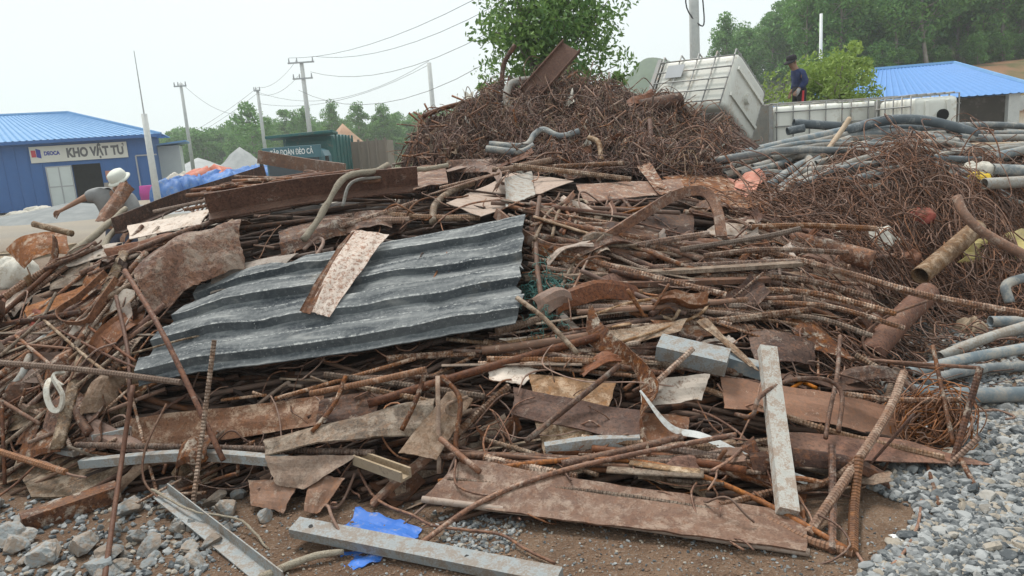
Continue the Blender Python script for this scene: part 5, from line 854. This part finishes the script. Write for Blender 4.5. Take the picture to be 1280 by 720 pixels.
# ---------------------------------------------------------------- plastic pipes and sacks at the right
PG = 'loose plastic pipes of the right pile'
bar('black_pipe', 'thick black pipe arching over the pipe pile', [(1058,163,8.3),(1105,151,8.3),(1150,150,8.3),(1190,158,8.2),(1222,168,8.1)], .055, 'pipe_black', n=12, cat='pipe'); bar('black_pipe', 'short black pipe with open end by the caged tank', [(992,154,8.5),(1050,158,8.5)], .05, 'pipe_black', hollow=.85, n=14, cat='pipe'); bar('black_pipe', 'black pipe stub below the short black pipe', [(984,164,8.4),(1005,160,8.4)], .045, 'pipe_black', hollow=.85, n=14, cat='pipe'); bar('pipe', 'long tan bamboo coloured pole lying over the pipes', [(1040,178,7.9),(1150,182,7.8),(1290,180,7.9)], .025, 'pipe_tan', n=10, cat='pole'); bar('pipe', 'tan stained stick leaning on the pipe pile', [(1028,196,7.5),(1050,166,7.8),(1062,148,7.9)], .026, 'pipe_tan', n=10, cat='pole'); pass
PIPES = [([(880,206,7.9),(960,184,8.1),(1060,162,8.4)], .06, 'pipe_blue'), ([(900,212,7.6),(980,188,8.0),(1060,168,8.3)], .05, 'pipe_pale'), ([(905,220,7.4),(985,198,7.7),(1062,174,8.1)], .06, 'pipe_pale'), ([(960,232,7.1),(1000,206,7.5),(1060,180,7.9)], .05, 'pipe_blue'), ([(968,240,6.9),(1005,212,7.3),(1040,188,7.7)], .045, 'pipe_grey'), ([(940,210,7.7),(1000,196,7.9),(1100,176,8.2)], .05, 'pipe_grey'), ([(1010,200,7.6),(1100,188,7.8),(1180,176,8.0)], .06, 'pipe_grey'), ([(1040,172,8.3),(1120,166,8.3),(1210,180,8.0)], .065, 'pipe_grey'), ([(1050,166,8.5),(1140,160,8.5),(1240,168,8.4)], .05, 'pipe_black'), ([(1100,196,7.5),(1190,190,7.6),(1300,180,7.8)], .05, 'pipe_pale'), ([(1150,170,8.2),(1220,172,8.2),(1300,172,8.2)], .05, 'pipe_pale'), ([(1160,160,8.5),(1230,166,8.4),(1310,166,8.4)], .04, 'pipe_blue'), ([(1200,172,8.1),(1250,176,8.1)], .06, 'pipe_grey'), ([(1210,205,7.2),(1260,192,7.4),(1320,180,7.6)], .06, 'pipe_blue'), ([(960,252,6.7),(985,234,6.9),(1020,214,7.2)], .05, 'pipe_pale'), ([(1000,214,7.2),(1080,206,7.3),(1160,196,7.4)], .05, 'pipe_pale'), ([(1060,190,7.7),(1130,196,7.5),(1220,200,7.4)], .045, 'pipe_black'), ([(1020,205,7.4),(1060,195,7.6),(1130,186,7.8)], .05, 'pipe_pale'), ([(1240,212,6.9),(1285,214,6.9)], .075, 'pipe_grey'), ([(1230,230,6.6),(1300,226,6.7)], .07, 'pipe_pale'), ([(1000,188,7.9),(1010,198,7.6),(1016,212,7.3)], .06, 'pipe_pale'), ([(1180,158,8.7),(1240,156,8.8),(1310,160,8.8)], .05, 'pipe_grey'), ([(990,176,8.3),(1080,172,8.3),(1180,168,8.4)], .06, 'pipe_pale'), ([(925,216,7.3),(970,206,7.5),(1020,186,8)], .04, 'pipe_grey')]
for pp, r, m in PIPES: r *= .74; bar('pipe', {'pipe_blue': 'blue grey plastic pipe in the jumbled pipe pile', 'pipe_pale': 'dusty pale plastic pipe in the jumbled pipe pile', 'pipe_grey': 'grey plastic pipe in the jumbled pipe pile', 'pipe_black': 'slim black plastic pipe in the jumbled pipe pile'}[m], pp, r, m, hollow=.85, n=12, cat='pipe', group=PG+' '+m[5:])
for k in range(44):                                      # lower pipes of the same pile
    px = rng.uniform(950, 1290); py = rng.uniform(172, 226); p = hit(px, py)
    if p is None or p[1] < 6.6: continue
    a = rng.gauss(.12, .2); L = rng.uniform(.7, 1.5); d = np.array([math.cos(a), math.sin(a)*.6, 0]); e0, e1 = p-d*L/2, p+d*L/2
    for e in (e0, e1): e[2] = H(e[0], e[1])+.05
    m = rng.choice(['pipe_pale', 'pipe_grey', 'pipe_blue', 'pipe_pale']); r = rng.uniform(.02, .042); mid = (e0+e1)/2+np.array([0, 0, .05])
    tag(rod_obj('pipe', crom([e0, mid, e1], 5), r, M[m], hollow=.85, n=10), {'pipe_blue': 'blue grey plastic pipe in the jumbled pipe pile', 'pipe_pale': 'dusty pale plastic pipe in the jumbled pipe pile', 'pipe_grey': 'grey plastic pipe in the jumbled pipe pile'}[m], 'pipe', PG+' '+m[5:])
def sack(label, px, py, off, dims, mat, seed, rot=0., name='sack', cat='sack'): 
    p = hit(px, py, off); return crumple(name, label, cat, (p[0], p[1], p[2]-dims[2]*.5), dims, M[mat], seed, amp=.30, rot=rot, n=22)
WS = 1; plate('sack', 'muddy yellow sack spread under the bent brown pipe', [(1212,298),(1292,288),(1296,328),(1198,328)], 'yellow_sack', off=.10, crump=.022, nu=20, nv=12, jit=.012, bend=(.05, .03), cat='sack'); sack('bright yellow scrap of plastic on the wire tangle', 1216, 226, .14, (.26, .14, .14), 'yellow', 15, -.4, 'plastic_scrap', 'plastic scrap'); sack('tan crumpled bag beside the yellow plastic scrap', 1220, 214, .12, (.34, .2, .14), 'white_sack', 16, -.4)
plate('crumpled_sheet', 'faded orange crumpled sheet between heap and pipe pile', [(903,224),(945,212),(968,228),(925,246)], 'orange_cloth', off=.16, crump=.03, nu=18, nv=12, jit=.012, cat='sheet'); plate('cloth', 'dull red cloth draped over the left end of the heap', [(8,405),(62,384),(78,412),(2,446)], 'red_cloth', off=.06, crump=.022, nu=18, nv=12, cat='cloth', block=False); sack('small red rag in the wire tangle', 1150, 270, .05, (.22, .18, .12), 'red_cloth', 19, 0, 'rag', 'rag'); sack('reddish crushed can between the rusty pipes', 1135, 325, .05, (.2, .16, .14), 'rust_red', 20, 0, 'crushed_tin', 'tin'); sack('tan broken brick lump in the valley', 1212, 415, .03, (.2, .18, .2), 'pipe_tan', 21, 0, 'rubble', 'rubble')
# ---------------------------------------------------------------- loose filler: bars, plates and wires that lie on the heap
def blocked(P):
    for p in P:
        x, y = proj(p)
        if any(inpoly(x, y, q) for q in BLOCK): return True
    return False
def lay(p, a, L, r, lift, bow=0., n=9):
    """a straight or bowed rod lying on the heap surface around p, heading a"""
    d = np.array([math.cos(a), math.sin(a), 0]); s = np.linspace(-.5, .5, n)[:, None]*L; Q = p[None]*np.array([1, 1, 0])+s*d
    sd_ = np.array([-d[1], d[0], 0]); Q = Q+sd_*(bow*(1-4*(s/L)**2)); h = H(Q[:, 0], Q[:, 1]); z = np.interp(np.linspace(0, 1, n), [0, 1], [h[:2].mean(), h[-2:].mean()])
    Q[:, 2] = z+max(0, (h-z).max())*.55+r+lift; return Q
REG = [(30,360),(130,300),(320,225),(640,212),(900,240),(1040,320),(1110,430),(1100,540),(1070,600),(1000,680),(700,650),(540,625),(300,620),(60,600),(-40,590),(-40,390)]
def rand_in(poly, box): 
    while True:
        x, y = rng.uniform(box[0], box[1]), rng.uniform(box[2], box[3])
        if inpoly(x, y, poly): return x, y
def zone(px, py): return 'left of the corrugated sheet' if px < 190 else 'below the corrugated sheet' if px < 650 and py > 425 else 'on the ridge above the corrugated sheet' if px < 650 else 'between the corrugated sheet and the white post' if px < 950 else 'right of the white post'
LB = {'rib': ('rebar', 'rusty ribbed bar lying loose among the scrap', 'bar', 'loose ribbed bars'), 'rib_tan': ('rebar', 'dusty tan ribbed bar lying loose among the scrap', 'bar', 'loose tan ribbed bars'), 'rust': ('steel_rod', 'plain rusty rod lying loose among the scrap', 'rod', 'loose plain rods'), 'rust_red': ('steel_rod', 'plain rusty rod lying loose among the scrap', 'rod', 'loose plain rods'), 'rust_dark': ('steel_rod', 'dark rusty rod lying deep among the scrap', 'rod', 'loose dark rods'), 'rust_tan': ('flat_bar', 'dusty flat bar lying loose among the scrap', 'bar', 'loose flat bars'), 'wire': ('wire_rod', 'thin curved rusty wire on the heap', 'wire', 'loose thin wires')}
VOID = [[(325,262),(640,246),(655,268),(480,305),(330,345)], [(690,346),(1000,340),(990,376),(700,392)], [(215,470),(420,452),(640,420),(645,470),(300,520)], [(800,420),(960,400),(960,470),(830,440)]]
def in_void(px, py): return rng.random() < .7 and any(inpoly(px, py, v) for v in VOID)
made = 0; tries = 0
while made < 270 and tries < 3000:
    tries += 1; px, py = rand_in(REG, (-40, 1110, 210, 690)); p = hit(px, py)
    if p is None or in_void(px, py): continue
    k = rng.choices(['rib', 'rib_tan', 'rust', 'rust_red', 'rust_dark', 'rust_tan'], [8, 4, 5, 2, 3, 4])[0]
    a = rng.gauss(-.05 if px > 600 else .12 if px > 300 else .55, .24 if px > 600 else .32) if rng.random() < .92 else rng.uniform(0, math.pi); L = rng.uniform(.35, 1.7)*(1 if py < 520 else .7); r = rng.choice([.008, .011, .013, .016, .019, .022])*rng.uniform(.9, 1.1)
    Q = lay(p, a, L, r, rng.uniform(-.01, .05), rng.gauss(0, .022)*L)
    if blocked(Q[1:-1]) or H(Q[:, 0], Q[:, 1]).min() < .06: continue
    nm, lb, ct, gr = LB[k]; o = rod_obj(nm, crom(Q[::2], 4), r*(1.6 if k == 'rust_tan' else 1), M[k], k.startswith('rib') and r > .0125, 7, flat=(1, .25) if k == 'rust_tan' else None); tag(o, lb.replace('among the scrap', zone(px, py)), ct, gr+' '+zone(px, py)); made += 1
made = 0; tries = 0
while made < 190 and tries < 2600:                          # torn plates
    tries += 1; px, py = rand_in(REG, (-40, 1110, 210, 690)); p = hit(px, py)
    if p is None or in_void(px, py): continue
    a = rng.gauss(.1, .4); L = rng.uniform(.15, .65); W_ = rng.uniform(.05, .22); d = np.array([math.cos(a), math.sin(a), 0]); s = np.array([-d[1], d[0], 0]); C = [p+d*L/2*i+s*W_/2*j for i, j in ((-1, 1), (1, 1), (1, -1), (-1, -1))]
    for c in C: c[2] = H(c[0], c[1])+rng.uniform(.0, .05)
    if blocked(C+[p]): continue
    V, f = patch_mesh(C, .005, (rng.gauss(0, .05), rng.gauss(0, .035)), made+900, 10, 6, .006, .008, curl=rng.gauss(0, .12)); b = MB(); b.add(V, f); m = rng.choice(['rust', 'rust_tan', 'rust_red', 'rust_dark', 'rust_dark', 'rust', 'rust'] + (['rust_pale'] if py < 480 else []))
    tag(b.build('sheet_scrap', M[m]), {'rust': 'small torn rusty sheet scrap on the heap', 'rust_red': 'small torn red brown sheet scrap on the heap', 'rust_tan': 'small torn dusty sheet scrap on the heap', 'rust_pale': 'small torn cement stained sheet scrap on the heap', 'rust_dark': 'small torn dark sheet scrap on the heap'}[m].replace('on the heap', zone(px, py)), 'scrap sheet', 'torn scraps '+m+zone(px, py)); made += 1
made = 0
while made < 70:                                             # rods kinked or hooked when they were torn out
    px, py = rand_in(REG, (-40, 1110, 210, 690)); p = hit(px, py)
    if p is None: continue
    L = rng.uniform(.25, .8); a = rng.gauss(.1, .6); d = np.array([math.cos(a), math.sin(a), 0]); e = np.array([math.cos(a+rng.choice([-1, 1])*rng.uniform(.7, 2.2)), -.25, rng.uniform(-.2, .9)]); q0 = p-d*L*.6; q1 = p+d*L*.4; q2 = q1+e*L*rng.uniform(.25, .6); Q = [q0, q1-d*.03, q1+e*.03, q2]
    for q in Q[:2]: q[2] = H(q[0], q[1])+.03
    Q[2][2] = max(Q[1][2], H(Q[2][0], Q[2][1])+.02); Q[3][2] = max(Q[3][2], H(Q[3][0], Q[3][1])+.02)
    if blocked(Q): continue
    m = rng.choice(['rust', 'rust_red', 'rib', 'rust_orange', 'rust_tan']); tag(rod_obj('bent_rod', crom(Q, 6), rng.uniform(.006, .013), M[m], n=7), 'bent hooked rusty rod '+zone(px, py), 'rod', 'bent hooked rods '+zone(px, py)); made += 1
def curl(p, L, amp, stiff, lift, n=12, g=nr, z0=0.):
    a = g.uniform(0, 6.283); k = g.normal(0, stiff); st = L/(n-1); xy = np.array(p[:2], float); out = []; hz = g.uniform(0, 6.28); w_ = g.uniform(3, 9)
    for i in range(n):
        out.append((xy[0], xy[1], amp*.5*(1+math.sin(hz+w_*i/n)))); a += k*st+g.normal(0, .25); k += g.normal(0, stiff*.35); xy = xy+st*np.array([math.cos(a), math.sin(a)])
    Q = np.array(out); Q[:, 2] += H(Q[:, 0], Q[:, 1])+lift; return Q
made = 0
while made < 95:                                            # single wires over the front heap
    px, py = rand_in(REG, (-40, 1110, 210, 690)); p = hit(px, py)
    if p is None: continue
    Q = curl(p, rng.uniform(.4, 1.3), rng.uniform(.02, .14), 3., .01, 9)
    if blocked(Q[1:-1]) and rng.random() < .93: continue
    nm, lb, ct, gr = LB['wire']; tag(rod_obj(nm, crom(Q, 4), rng.uniform(.0035, .008), M['wire'], n=5), lb.replace('on the heap', zone(px, py)), ct, gr+' '+zone(px, py)); made += 1
def stuff(name, mat, gen, label):
    b = MB(); gen(b); o = b.build(name, M[mat], smooth=True, origin=(0, 0, 0)); o['kind'] = 'stuff'; o['label'] = label; return o
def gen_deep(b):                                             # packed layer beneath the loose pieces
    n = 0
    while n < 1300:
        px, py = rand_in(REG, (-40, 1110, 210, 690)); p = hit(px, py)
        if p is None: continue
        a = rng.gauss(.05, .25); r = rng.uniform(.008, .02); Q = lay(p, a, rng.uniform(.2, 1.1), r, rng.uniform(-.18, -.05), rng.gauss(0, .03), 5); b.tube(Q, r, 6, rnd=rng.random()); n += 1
stuff('packed_bars', 'rust_gap_shade', gen_deep, 'packed rusty bars deep inside the heap')
BACK = [(480,200),(530,134),(600,104),(700,92),(790,102),(850,140),(925,172),(912,198),(880,224),(700,212),(520,212)]; TANG = [(930,262),(1010,225),(1100,190),(1200,178),(1290,190),(1290,345),(1180,350),(1050,330),(960,290)]; VAL = [(1000,300),(1290,330),(1290,440),(1150,470),(1060,500),(1000,440)]
def gen_tangle(poly, box, n, Ls, rs, amp, stiff, ymin=0):
    def g_(b):
        k = 0; t_ = 0
        while k < n and t_ < n*4:
            t_ += 1; px, py = rand_in(poly, box); p = hit(px, py)
            if p is None or p[1] < ymin: continue
            Q = curl(p, rng.uniform(*Ls), rng.uniform(*amp), stiff, rng.uniform(-.06, .04), 9); b.tube(crom(Q, 2), rng.uniform(*rs), 4, rnd=rng.random()); k += 1
    return g_
stuff('wire_tangle', 'wire_dark', gen_tangle(BACK, (480, 960, 95, 225), 5600, (.12, .6), (.002, .005), (.01, .16), 9., 6.9), 'dense brown tangle of wire covering the back mound')
stuff('wire_tangle', 'wire', gen_tangle(BACK, (480, 960, 95, 225), 170, (.25, .8), (.005, .010), (.02, .16), 3., 6.9), 'heavier rods mixed into the tangle of the back mound')
def gen_straight(b):
    k = 0
    while k < 900:
        px, py = rand_in(BACK, (480, 960, 95, 225)); p = hit(px, py)
        if p is None or p[1] < 6.9: continue
        d = nr.normal(size=3)*np.array([1, .6, .55]); d /= np.linalg.norm(d); L = rng.uniform(.15, .6); p = p+np.array([0, 0, rng.uniform(-.03, .08)]); kq = p+d*L/2+nr.normal(0, .05, 3); b.tube(np.array([p-d*L/2, p, kq]), rng.choice([.003, .004, .006, .011]), 4, rnd=rng.random()); k += 1
stuff('rod_offcuts', 'rust', gen_straight, 'short straight offcuts sticking out of the back mound')
for k in range(46):
    px, py = rand_in(BACK, (480, 960, 95, 225)); p = hit(px, py, .05)
    if p is None or p[1] < 6.9: continue
    a = rng.uniform(0, 3.14); L = rng.uniform(.12, .38); W_ = rng.uniform(.04, .14); d = np.array([math.cos(a), math.sin(a)*.5, rng.gauss(0, .5)]); s = np.array([-.3*d[1], -.5, .8]); C = [p+d*L/2*i_+s*W_/2*j_ for i_, j_ in ((-1, 1), (1, 1), (1, -1), (-1, -1))]
    V, f = patch_mesh(C, .006, (rng.gauss(0, .04), rng.gauss(0, .02)), k+3000, 8, 4, .006, .01); b = MB(); b.add(V, f); m = rng.choice(['rust_red', 'rust_dark', 'rust', 'rust_tan', 'white_sack']); tag(b.build('sheet_scrap', M[m]), ('pale torn scrap caught in the back wire mound' if m == 'white_sack' else 'rusty torn scrap caught in the back wire mound'), 'scrap sheet', 'scraps in the back mound '+('pale' if m == 'white_sack' else 'rusty'))
stuff('wire_tangle', 'rust_tan', gen_tangle(BACK, (480, 960, 95, 225), 700, (.12, .5), (.002, .005), (.02, .22), 6., 6.9), 'pale dusty wires mixed into the back mound')
stuff('wire_tangle', 'wire', gen_tangle(TANG, (930, 1290, 178, 350), 3300, (.25, .9), (.002, .0055), (.01, .15), 5., 5.4), 'rusty wire tangle spread over the right pile')
stuff('wire_tangle', 'wire', gen_tangle(VAL, (1000, 1290, 300, 500), 700, (.25, .9), (.0025, .006), (.01, .12), 4.), 'thin rusty wires strewn in the valley')
stuff('wire_tangle', 'wire', gen_tangle(REG, (-40, 1110, 210, 690), 260, (.15, .6), (.003, .006), (.0, .10), 6.), 'fine wire offcuts between the bars')
def gen_net(b):
    for k in range(260):
        p = pt((rng.gauss(682, 12), rng.gauss(372, 15)), .12); a = nr.normal(size=(5, 3))*.035; b.tube(crom(p+np.cumsum(a, axis=0)*.6, 3), .0022, 3, rnd=rng.random())
stuff('net', 'net', gen_net, 'wad of dark green netting under the corrugated sheet corner')
def gen_coil(b):
    c = at(1160, 528, 3.55)
    for k in range(240):
        a0 = rng.uniform(0, 6.28); rr = rng.uniform(.03, .17); c = at(1160, 528, 3.55)+nr.normal(0, .035, 3); th = np.linspace(a0, a0+rng.uniform(1.5, 4.5), 9); t_ = nr.normal(0, .25); b.tube(np.stack([c[0]+rr*np.cos(th)*1.2, c[1]+rr*.6*np.sin(th)+t_*.15, c[2]-.02+rr*np.sin(th+.6)*.75+nr.normal(0, .04)+.05*nr.normal()*np.sin(2*th)], 1), .0035, 4, rnd=rng.random())
o = stuff('wire_coil', 'rust_orange', gen_coil, 'tight coil of orange rusty wire on the gravel')
for poly, box, n, am in ((BACK, (480, 960, 95, 225), 45, (.1, .4)), (TANG, (930, 1290, 178, 350), 95, (.1, .38))):
    k = 0
    while k < n:                                            # single loops standing clear of the tangle
        px, py = rand_in(poly, box); p = hit(px, py)
        if p is None: continue
        Q = curl(p, rng.uniform(.6, 1.5), rng.uniform(*am), 4., .02, 9); tag(rod_obj('wire_rod', crom(Q, 5), rng.uniform(.003, .0065), M['wire'], n=5), ['springy wire loop standing out of the back wire mound', 'springy wire loop standing out of the right wire pile'][poly is TANG], 'wire', ['wire loops of the back mound', 'wire loops of the right pile'][poly is TANG]); k += 1
# ---------------------------------------------------------------- gravel, rocks and soil clods
def stone_mesh(seed, sub=1, squash=.7, jit=.22):
    bm = bmesh.new(); bmesh.ops.create_icosphere(bm, subdivisions=sub, radius=.5); g = np.random.default_rng(seed); s = g.uniform(.75, 1.25, 3); cuts = g.normal(size=(9, 3)); cuts /= np.linalg.norm(cuts, axis=1)[:, None]
    for v in bm.verts:
        p = np.array(v.co); p = p*(1+g.normal(0, jit*.3))
        for c in cuts:
            d = p @ c
            if d > .30: p = p-c*(d-.30)
        v.co = Vector(p*s*np.array([1, 1, squash]))
    me = bpy.data.meshes.new('stone'); bm.to_mesh(me); bm.free(); return me
st_ = [stone_mesh(i, 2) for i in range(7)]; rk_ = [stone_mesh(40+i, 3, .75) for i in range(6)]
for m in st_: m.materials.append(M['stone'])
for m in rk_: m.materials.append(M['rock'])
def put(mesh, name, p, s, emb=.25):
    o = bpy.data.objects.new(name, mesh); link(o, ground); o.location = (p[0], p[1], float(terrain(p[0], p[1]))+s*(.35-emb)); o.scale = (s*rng.uniform(.8, 1.2), s*rng.uniform(.8, 1.2), s*rng.uniform(.8, 1.1)); o.rotation_euler = (rng.gauss(0, .35), rng.gauss(0, .35), rng.uniform(0, 6.28)); return o
for px, py, s, sd in ((1096,300,.42,301),(1046,304,.26,302),(1120,300,.22,303)):
    m = stone_mesh(sd, 3, .8, .5); m.materials.append(M['white_sack']); p = hit(px, py, .05); o = bpy.data.objects.new('sack', m); link(o); o.location = (p[0], p[1], p[2]-.03); o.scale = (s*1.1, s*.8, s); o.rotation_euler = (.2, .3, sd*1.7); tag(o, {301: 'large angular dirty white sack beside the open rusty pipe', 302: 'small pale sack left of the large white sack', 303: 'small pale sack right of the large white sack'}[sd], 'sack')
GR = [(1085,610),(1110,570),(1160,510),(1290,490),(1290,730),(1060,730),(1110,690),(1150,640)]; big = []
k = 0
while k < 240:
    px, py = rand_in(GR, (1060, 1290, 490, 730)); p = gnd(px, py); s = rng.uniform(.028, .055)
    if H(p[0], p[1]) > .12: k += .2; continue
    put(rng.choice(st_), 'stone', p, s*1.6); k += 1
k = 0; RK = [(0,650),(60,640),(200,640),(270,650),(230,720),(-20,730)]
for _ in range(60):
    px, py = rand_in([(-60,628),(230,612),(310,650),(250,722),(-60,735)], (-60, 310, 610, 735)); p = gnd(px, py); put(rng.choice(rk_), 'rock', p, rng.uniform(.05, .16)*(1.05 if px < 140 else .7), .2)
for px, py, s in ((105,690,.17),(60,700,.14),(165,640,.16),(20,690,.15),(140,700,.16),(285,645,.16),(190,690,.12),(270,630,.14),(300,622,.09),(75,600,.13),(330,650,.10)): put(rng.choice(rk_), 'rock', gnd(px, py), s, .12)
sb_ = [np.array([tuple(v.co) for v in stone_mesh(70+i, 1).vertices]) for i in range(6)]; sf_ = [tuple(p.vertices) for p in stone_mesh(70, 1).polygons]
def gen_gravel(b):
    def scatter_(poly, box, n, smin, smax, hmax=.15, z=0.):
        for _ in range(n):
            px, py = rand_in(poly, box); p = gnd(px, py)
            if H(p[0], p[1]) > hmax: continue
            s = rng.uniform(smin, smax); a = rng.uniform(0, 6.28); Rm = np.array([[math.cos(a), -math.sin(a), 0], [math.sin(a), math.cos(a), 0], [0, 0, 1]])
            tl = np.array(Matrix.Rotation(rng.gauss(0, .5), 3, 'X')); b.add((rng.choice(sb_)*s*np.array([rng.uniform(.7, 1.3), rng.uniform(.7, 1.3), 1])) @ tl.T @ Rm.T + np.array([p[0], p[1], s*.12]), sf_, rng.random())
    scatter_(GR, (1060, 1290, 490, 730), 3800, .030, .062); scatter_([(1290,330),(1290,540),(1120,540),(1080,470),(1140,380)], (1080, 1290, 330, 540), 1900, .03, .06, .5)
    scatter_([(540,640),(660,650),(640,690),(560,700)], (540, 660, 640, 700), 420, .012, .035); scatter_([(-60,628),(230,612),(310,650),(250,722),(-60,735)], (-60, 310, 610, 735), 900, .015, .05); scatter_([(240,625),(1120,640),(1120,735),(200,735)], (200, 1120, 625, 735), 1500, .004, .020)
    for _ in range(7500):                                    # off to the sides of the view and behind the camera
        x, y = rng.uniform(1.2, 5.5), rng.uniform(.3, 6.2)
        if x/max(y, .5) < .60 or H(x, y) > .15: continue
        s = rng.uniform(.03, .062); b.add(rng.choice(sb_)*s+np.array([x, y, s*.12]), sf_, rng.random())
b = MB(); gen_gravel(b); o = b.build('loose_gravel', M['stone'], ground, origin=(0, 0, 0)); o['kind'] = 'stuff'
def gen_clods(b):
    for _ in range(2000):
        px, py = rand_in([(180,615),(560,622),(1090,640),(1090,735),(200,735)], (180, 1090, 615, 735)); p = gnd(px, py); s = abs(rng.gauss(0, .009))+.003; b.add(rng.choice(sb_)*s+np.array([p[0], p[1], float(H(p[0], p[1]))*.3+s*.1]), sf_, rng.random())
M['soil'] = m_plain('red_brown_soil', (.17, .10, .064), (.26, .175, .118), 20, .95, var=.3, bumps=.8, dist=.01)
b = MB(); gen_clods(b); o = b.build('soil_clods', M['soil'], ground, origin=(0, 0, 0)); o['kind'] = 'stuff'
plate('paper_scrap', 'small white paper scrap on the gravel by the bar cage', [(1112,668),(1138,670),(1132,678),(1116,676)], 'white', off=.035, th=.002, crump=.003, cat='paper', block=False)
# ---------------------------------------------------------------- light haze over the distance
hz = NT('thin_haze'); hz.t.nodes.remove(hz.b); pv_ = hz.N('ShaderNodeVolumePrincipled'); pv_.inputs['Color'].default_value = (.95, .99, 1.0, 1); pv_.inputs['Density'].default_value = .0013; pv_.inputs['Anisotropy'].default_value = .2; hz.L(pv_.outputs[0], hz.out.inputs['Volume'])
b = MB(); b.box((0, 118, 13), (560, 280, 30)); o = b.build('haze', hz.m, origin=(0, 0, 0)); o['kind'] = 'stuff'
